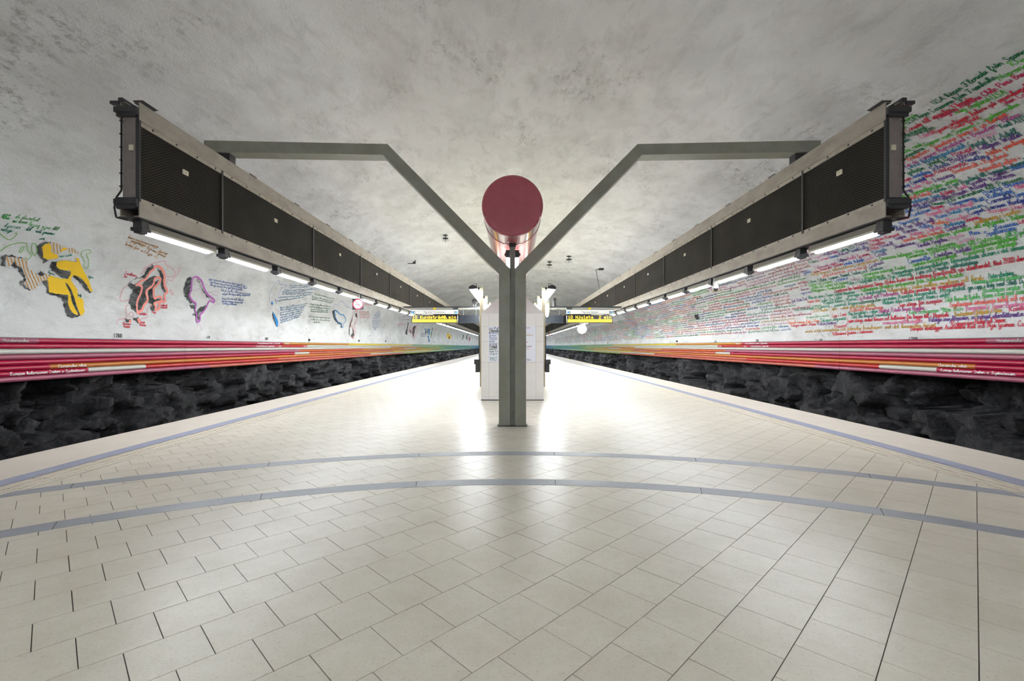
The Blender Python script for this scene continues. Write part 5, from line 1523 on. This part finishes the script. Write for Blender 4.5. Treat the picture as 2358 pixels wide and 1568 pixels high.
# ------------------------------------------------------------------ posts with lamps, low wall and fittings behind the kiosk
enc = thing('stair_enclosure', 'beige clad stair enclosure hidden behind the kiosk', 'enclosure', (0, 16.4, 0))
MB().box(-1.0, 1.0, 16.4, 34, 0, 2.35).build('wall_block', M['kiosk'], enc)
MB().prism_y([(-1.02, 2.35), (1.02, 2.35), (0.6, 2.75), (-0.6, 2.75)], 16.35, 34).build('cap', M['beige'], enc)
for s_ in (-1, 1):
    sn = 'left' if s_ < 0 else 'right'
    for k in range(6):
        y = 16.05 + 2.9 * k
        p = thing('lamp_post', 'slim beige steel post beside the kiosk on the %s, %s from the front' % (sn, ordinal(k)), 'post', (s_ * 1.09, y, 0), 'posts behind the kiosk')
        ps = MB().box(s_ * 1.02, s_ * 1.13, y - 0.03, y + 0.03, 0, 3.46)
        ps.build('shaft', M['beige'], p, bevel=0.004)
        MB().box(s_ * 1.02, s_ * 1.14, y + 0.03, y + 0.12, 0, 3.38).build('flange', M['beige'], p)
        hl = MB()
        for z in (3.43, 3.36, 3.22):
            hl.tube((s_ * 1.08, y - 0.034, z), (s_ * 1.08, y - 0.028, z), 0.012, 8)
        hl.build('bolts', M['dark'], p)
        MB().box(s_ * 1.12, s_ * 1.191, y - 0.02, y + 0.02, 3.37, 3.44).build('bracket_arm', M['dark'], p)
        L = thing('angled_lamp', 'angled fluorescent lamp on the %s row of posts, %s from the front' % (sn, ordinal(k)), 'lamp', (s_ * 1.36, y - 0.3, 3.4), 'lamps on the posts')
        hp = [(1.19, 3.36), (1.24, 3.46), (1.38, 3.49), (1.49, 3.42), (1.47, 3.33)]
        pp = [(s_ * a, b) for a, b in hp]
        if s_ < 0: pp = pp[::-1]
        MB().prism_y(pp[::-1], y - 0.3, y + 2.4).build('housing', M['dark'], L)
        gp = [(1.205, 3.355), (1.465, 3.328), (1.43, 3.29), (1.25, 3.30)]
        pp = [(s_ * a, b) for a, b in gp]
        if s_ < 0: pp = pp[::-1]
        MB().trough(pp[1:] + pp[:1] if s_ > 0 else pp[-1:] + pp[:-1], y - 0.28, y + 2.38).build('diffuser', M['lamp'], L)
        MB().path([(s_ * 1.235, y - 0.05, 3.46), (s_ * 1.24, y - 0.1, 3.55), (s_ * 1.3, y - 0.15, 3.55), (s_ * 1.36, y - 0.2, 3.49)], 0.008, 6).build('cable', M['black'], L)
    b = thing('litter_bin', 'dark litter bin on the post to the %s of the kiosk' % sn, 'bin', (s_ * 1.23, 16.0, 0.5))
    MB().box(s_ * 1.142, s_ * 1.27, 15.85, 16.15, 0.5, 0.78).build('body', M['dark'], b, bevel=0.01)
    MB().box(s_ * 1.142, s_ * 1.31, 15.82, 16.18, 0.78, 0.95).build('hood', M['dark'], b, bevel=0.01)
    nb = thing('notice_board', 'thin dark notice board seen edge on beside the kiosk, on the %s' % sn, 'board', (s_ * 1.16, 16.4, 0.95))
    MB().box(s_ * 1.1405, s_ * 1.17, 16.06, 17.6, 0.95, 1.75).build('panel', M['navy'], nb)
    MB().box(s_ * 1.141, s_ * 1.18, 16.06, 17.62, 1.75, 1.78).build('frame', M['dark'], nb)

# ------------------------------------------------------------------ departure displays on their gantries
FONT5 = {'1': '00100 01100 00100 00100 00100 00100 01110', '0': '01110 10001 10001 10001 10001 10001 01110', '8': '01110 10001 10001 01110 10001 10001 01110', '2': '01110 10001 00001 00110 01000 10000 11111',
 'K': '10001 10010 10100 11000 10100 10010 10001', 'u': '00000 00000 10001 10001 10001 10011 01101', 'n': '00000 00000 10110 11001 10001 10001 10001', 'g': '00000 01111 10001 10001 01111 00001 01110',
 's': '00000 00000 01111 10000 01110 00001 11110', 't': '01000 01000 11110 01000 01000 01001 00110', 'r': '00000 00000 10110 11001 10000 10000 10000', 'ä': '01010 00000 01110 00001 01111 10001 01111',
 'd': '00001 00001 01101 10011 10001 10011 01101', '.': '00000 00000 00000 00000 00000 01100 01100', 'm': '00000 00000 11010 10101 10101 10101 10101', 'i': '00100 00000 01100 00100 00100 00100 01110',
 'H': '10001 10001 10001 11111 10001 10001 10001', 'j': '00010 00000 00110 00010 00010 10010 01100', 'l': '01100 00100 00100 00100 00100 00100 01110', 'a': '00000 00000 01110 00001 01111 10001 01111', ' ': '00000 00000 00000 00000 00000 00000 00000'}
def print_text(txt, size, loc, m, parent, name='lettering'):
    cu = bpy.data.curves.new('text', 'FONT')
    cu.body = txt; cu.size = size; cu.align_x = 'CENTER'; cu.resolution_u = 2
    ob = bpy.data.objects.new('text', cu); COL.objects.link(ob)
    dg = bpy.context.evaluated_depsgraph_get()
    me = bpy.data.meshes.new_from_object(ob.evaluated_get(dg))
    bpy.data.objects.remove(ob); bpy.data.curves.remove(cu)
    V = [(v.co.x + loc[0], loc[1], v.co.y + loc[2]) for v in me.vertices]
    Fs = [tuple(p.vertices) for p in me.polygons]
    bpy.data.meshes.remove(me)
    mb = MB(); mb.add(V, Fs)
    return mb.build(name, m, parent)
YS = 21.0
def sx(u): return (u - UV) / F * YS
def sz(v): return EYE - (v - VV) / F * YS
for s_, u0, u1, head, dest, mins, bu0, bu1 in ((-1, 948.5, 1054, 'Tåg mot T-Centralen', '10 Kungsträdg.', '8 min', 1057.5, 1104), (1, 1305, 1410, 'Tåg mot Hjulsta', '10 Hjulsta', '2 min', 1253.5, 1297)):
    sn = 'left' if s_ < 0 else 'right'
    x0, x1 = sx(u0), sx(u1)
    g = thing('sign_gantry', 'grey horizontal pipe with dark rail carrying the departure display on the %s' % sn, 'gantry', (s_ * 3.2, YS, sz(708)))
    MB().tube((s_ * 1.3, YS, sz(710.5)), (s_ * 4.9, YS, sz(710.5)), 0.05, 14).build('pipe', M['grey'], g, smooth=True, sharp=50)
    MB().box(s_ * 1.3, s_ * 5.1, YS - 0.04, YS + 0.05, sz(708), sz(705.5)).build('rail', M['dark'], g)
    xm = (x0 + x1) / 2
    MB().tube((xm - 0.06, YS, sz(710.5)), (xm + 0.06, YS, sz(710.5)), 0.053, 14).build('yellow_tape', M['yellow'], g)
    MB().box(s_ * 2.45, s_ * 2.7, YS - 0.07, YS + 0.07, sz(713), sz(708)).build('junction_box', M['dark'], g, bevel=0.01)
    d = thing('departure_display', 'amber departure display reading %s under a pale header, %s side' % (dest[3:].replace('.', ''), sn), 'display', (xm, YS, sz(745)))
    MB().box(x0, x1, YS - 0.1, YS + 0.1, sz(744), sz(726)).build('housing', M['screen'], d, bevel=0.006)
    MB().box(x0, x1, YS - 0.09, YS + 0.09, sz(723), sz(713.5)).build('header', M['header'], d, bevel=0.004)
    for xx in (x0 + 0.2, x1 - 0.2, xm):
        MB().box(xx - 0.02, xx + 0.02, YS - 0.02, YS + 0.02, sz(726), sz(723)).build('spacer', M['dark'], d)
    for xx in (x0 + 0.4, x1 - 0.4):
        MB().box(xx - 0.02, xx + 0.02, YS - 0.02, YS + 0.02, sz(713.6), sz(713.0)).build('hanger', M['dark'], d)
    print_text(head, 0.115, (xm, YS - 0.0915, sz(721)), M['ink'], d)
    for xx, q in ((x0 + 0.085, 1), (x1 - 0.085, -1)):
        MB().box(xx - 0.045 - q * 0.03 - 0.01, xx + 0.045 - q * 0.03 - 0.01, YS - 0.0925, YS - 0.09, sz(722), sz(717)).build('blue_icon', M['icon'], d)
        ic = MB().box(xx - 0.035 + q * 0.04, xx + 0.035 + q * 0.04, YS - 0.0935, YS - 0.09, sz(722), sz(717)).build('black_icon', M['ink'], d)
        MB().box(xx - 0.012 + q * 0.04, xx + 0.016 + q * 0.04, YS - 0.0945, YS - 0.0930, sz(720.8), sz(718.4)).build('arrow_mark', M['white'], ic)
    def dots(txt, xs_, z_top, px):
        mb = MB(); x = xs_
        for ch in txt:
            rows = FONT5.get(ch, FONT5[' ']).split()
            for r_, bits in enumerate(rows):
                for c_, bt in enumerate(bits):
                    if bt == '1':
                        mb.box(x + c_ * px, x + c_ * px + px * 0.92, YS - 0.104, YS - 0.1, z_top - (r_ + 0.92) * px, z_top - r_ * px)
            x += 6 * px
        return mb, x
    px = 0.0192
    mb, xe = dots(dest, x0 + 0.05, sz(727.3), px); mb.build('amber_text', M['led'], d)['kind'] = 'stuff'
    mb, xe = dots(mins, x1 - 0.05 - 5 * 6 * px, sz(727.3), px); mb.build('amber_text', M['led'], d)['kind'] = 'stuff'
    MB().box(x0 + 0.04, x1 - 0.04, YS - 0.104, YS - 0.1, sz(742.2), sz(735.6)).build('amber_bar', M['led'], d)
    bx = thing('blank_sign', 'blank dark navy sign box hanging beside the %s departure display' % sn, 'sign', (sx((bu0 + bu1) / 2), YS, sz(744)))
    MB().box(sx(bu0), sx(bu1), YS - 0.05, YS + 0.05, sz(744), sz(726)).build('panel', M['navy'], bx, bevel=0.006)
    for uu in (bu0 + 8, bu1 - 8):
        MB().box(sx(uu) - 0.02, sx(uu) + 0.02, YS - 0.02, YS + 0.02, sz(726), sz(713.0)).build('hanger', M['dark'], bx)
# fittings standing on the gantries
o = thing('round_speaker', 'round black loudspeaker standing on the left gantry', 'speaker', (sx(1093), YS, sz(705)))
MB().lathe_y(sx(1093), sz(694.5), [(0.06, YS - 0.09), (0.125, YS - 0.07), (0.13, YS), (0.09, YS + 0.09), (0.03, YS + 0.12)], 24).build('drum', M['dark'], o, smooth=True, sharp=40)
for dx in (-0.05, 0.05):
    MB().tube((sx(1093) + dx, YS, sz(705.4)), (sx(1093) + dx, YS, sz(700)), 0.012, 6).build('stem', M['grey'], o)
o = thing('horn_speaker', 'upright black flared horn standing on the right gantry', 'speaker', (sx(1276.5), YS, sz(706)))
MB().lathe_z(sx(1276.5), YS, [(0.065, sz(705.4)), (0.065, sz(694)), (0.085, sz(690)), (0.11, sz(687)), (0.10, sz(686.5))], 20).build('horn', M['dark'], o, smooth=True, sharp=50)
MB().lathe_z(sx(1276.5), YS, [(0.08, sz(705.45)), (0.08, sz(704.6))], 20).build('foot', M['black'], o)
o = thing('equipment_box', 'olive equipment box with a camera dome on the right row of posts', 'box', (1.62, YS - 0.1, sz(730)))
MB().box(sx(1256.2), sx(1264.5), YS - 0.22, YS - 0.09, sz(722), sz(697)).build('case', M['oliv'], o, bevel=0.006)
MB().box(sx(1256.4), sx(1264), YS - 0.2, YS - 0.1, sz(697), sz(692)).build('top_fitting', M['camgrey'], o)
MB().lathe_z(sx(1259.5), YS - 0.15, [(0.03, sz(731)), (0.07, sz(728.5)), (0.08, sz(725)), (0.08, sz(722))], 16).build('camera_dome', M['camgrey'], o, smooth=True, sharp=50)
MB().path([(sx(1264), YS - 0.15, sz(714)), (sx(1272), YS - 0.12, sz(717)), (sx(1282), YS - 0.1, sz(716)), (sx(1287), YS - 0.065, sz(711))], 0.012, 6).build('cable', M['black'], o)
# glowing globe under the right display
gl = thing('globe_lamp', 'bright white glowing globe hanging below the right departure display', 'lamp', (sx(1342.5), YS + 0.3, sz(768)))
R_ = 0.21
MB().lathe_z(sx(1342.5), YS + 0.3, [(max(0.004, R_ * math.sin(a)), sz(757) - R_ * math.cos(a)) for a in np.linspace(0.02, math.pi - 0.02, 17)], 28).build('globe', M['globe'], gl, smooth=True)
MB().tube((sx(1342.5), YS + 0.3, sz(757) + R_ - 0.01), (sx(1342.5), YS + 0.3, sz(707)), 0.015, 8).build('rod', M['dark'], gl)
MB().box(sx(1342.5) - 0.03, sx(1342.5) + 0.03, YS + 0.051, YS + 0.33, sz(709), sz(706)).build('arm', M['dark'], gl)

# ------------------------------------------------------------------ no smoking signs under the beams
def no_smoking(x, y, z, size, label):
    t = thing('no_smoking_sign', label, 'sign', (x, y, z - size / 2))
    h = size / 2
    bd = MB().box(x - h, x + h, y - 0.012, y + 0.012, z - h, z + h).build('board', M['navy'], t)
    MB().lathe_y(x, z, [(h * 0.93, y - 0.0135), (h * 0.93, y - 0.012)], 40).build('red_ring', M['signred'], t)
    MB().lathe_y(x, z, [(h * 0.78, y - 0.015), (h * 0.78, y - 0.0134)], 40).build('white_disc', M['white'], t)
    c = MB().box(x - h * 0.58, x + h * 0.38, y - 0.0165, y - 0.0149, z - h * 0.14, z - h * 0.03)
    c.box(x + h * 0.44, x + h * 0.60, y - 0.0165, y - 0.0149, z - h * 0.14, z - h * 0.03)
    c.build('cigarette', M['ink'], t)
    st = [catmull(np.array([(0.62, 0.02), (0.62, 0.2), (0.45, 0.24), (0.35, 0.3), (0.4, 0.42), (0.2, 0.5), (0.0, 0.45), (-0.05, 0.3), (0.1, 0.2), (0.25, 0.15), (0.3, 0.05)]) * [h, h], 3)]
    V2, Q = ribbons(st, h * 0.05)
    npmesh('smoke_mark', np.stack([x + V2[:, 0] - 0.0, np.full(len(V2), y - 0.0163), z + V2[:, 1]], axis=1), Q, M['ink'], t)
    V2, Q = ribbons([np.array([(-h * 0.6, h * 0.6), (h * 0.6, -h * 0.6)])], h * 0.13)
    npmesh('red_slash', np.stack([x + V2[:, 0], np.full(len(V2), y - 0.0175), z + V2[:, 1]], axis=1), Q, M['signred'], t)
    MB().box(x - 0.05, x + 0.05, y - 0.02, y + 0.02, z + h, ZB + 0.005).build('hanger', M['camgrey'], t)
no_smoking(-5.08, 15.35 - 0.13, 1.4 + 96.5 / F * 15.25, 0.365, 'square no smoking sign hanging under the left grille beam')
no_smoking(5.08, 15.22 + 1.81 * 26, 1.4 + 28.5 / F * 62.3, 0.50, 'small far no smoking sign hanging under the right grille beam')

# dome camera under the right beam
o = thing('dome_camera', 'pale dome camera hanging between the lamps under the right grille beam', 'camera', (5.08, 11.565, 2.77))
MB().lathe_z(5.08, 11.565, [(0.055, 3.12), (0.06, 3.0), (0.065, 2.98), (0.065, 2.9)], 20).build('body', M['camgrey'], o, smooth=True, sharp=40)
MB().lathe_z(5.08, 11.565, [(0.065, 2.9), (0.075, 2.88), (0.07, 2.84)], 20).build('collar', M['camgrey'], o, smooth=True, sharp=40)
MB().lathe_z(5.08, 11.565, [(0.06, 2.84), (0.05, 2.80), (0.02, 2.775), (0.004, 2.772)], 20).build('dome', M['screen'], o, smooth=True)
# camera on a thin pole on the right beam
o = thing('pole_camera', 'small camera on a thin bent pole standing on the right grille beam', 'camera', (5.0, 26.5, ZT))
MB().path([(5.0, 26.5, ZT), (4.78, 26.5, ZT + 1.13), (5.0, 26.5, ZT + 1.17)], 0.018, 8).build('pole', M['dark'], o)
MB().box(4.95, 5.22, 26.4, 26.6, ZT + 1.12, ZT + 1.22).build('head', M['dark'], o, bevel=0.01)
# disc hangers on the vault
def ceil_at(u, v):
    p = on_wall(u, v); q = surf([p[0]], [p[1]], 0.0)[0]
    return q
for u, v, lab in ((1026, 541, 'stacked disc hanger on the vault above the left departure display'), (1265, 601, 'stacked disc hanger on the vault just right of the column'), (1310, 589, 'stacked disc hanger on the vault above the right departure display')):
    q = ceil_at(u, v); k = q[1] / F
    t = thing('disc_hanger', lab, 'hanger', tuple(q), 'disc hangers on the vault')
    MB().tube((q[0], q[1], q[2] + 0.06), (q[0], q[1], q[2] - 16 * k), 0.02, 8).build('rod', M['dark'], t)
    MB().lathe_z(q[0], q[1], [(5 * k, q[2] - 2.2 * k), (5 * k, q[2] - 1 * k)], 18).build('disc', M['dark'], t)
    MB().lathe_z(q[0], q[1], [(7 * k, q[2] - 9 * k), (6 * k, q[2] - 7.4 * k)], 18).build('disc', M['dark'], t)
    MB().lathe_z(q[0], q[1], [(8.5 * k, q[2] - 14 * k), (8 * k, q[2] - 13.2 * k)], 18).build('disc', M['camgrey'], t)
# bracket on the vault, left
q = ceil_at(951, 600); k = q[1] / F
t = thing('vault_bracket', 'dark angle bracket fixed to the vault above the left grille beam', 'bracket', tuple(q))
MB().box(q[0] - 12 * k, q[0] + 6 * k, q[1] - 0.03, q[1] + 0.03, q[2] - 7.5 * k, q[2] - 6 * k).build('arm', M['dark'], t)
MB().prism_y([(q[0] - 2 * k, q[2] - 6 * k), (q[0] + 6 * k, q[2] - 6 * k), (q[0] + 6 * k, q[2] + 1.0 * k)], q[1] - 0.05, q[1] + 0.05).build('gusset', M['dark'], t)
# dark drain opening in the written wall
p = on_wall(1608, 729)
pts = np.array([(0.0, 0.26), (0.16, 0.2), (0.3, 0.02), (0.26, -0.2), (0.1, -0.3), (-0.12, -0.22), (-0.3, -0.3), (-0.16, 0.0), (-0.28, 0.22)]) * [0.9, 0.55] + np.array(p)
fill([pts], M['ink'], wall_right, 'drain_opening', 0.02, cell=0.02)
# small dark drain stubs along the foot of both walls
for k, (u, v) in enumerate(((711, 782), (825, 784), (887, 785), (1000, 788), (1560, 785), (1400, 789))):
    p = on_wall(u, v); q = surf([p[0]], [p[1]], 0.0)[0]; sg = 1 if q[0] > 0 else -1
    o = thing('drain_stub', 'small dark drain stub above the pipes on the %s wall, %s from the near end' % ('left' if sg < 0 else 'right', ordinal(k if k < 4 else k - 4)), 'pipe', tuple(q), 'drain stubs')
    MB().tube((q[0] + sg * 0.05, q[1], q[2]), (q[0] - sg * 0.06, q[1], q[2] - 0.03), 0.06, 10).build('stub', M['dark'], o)
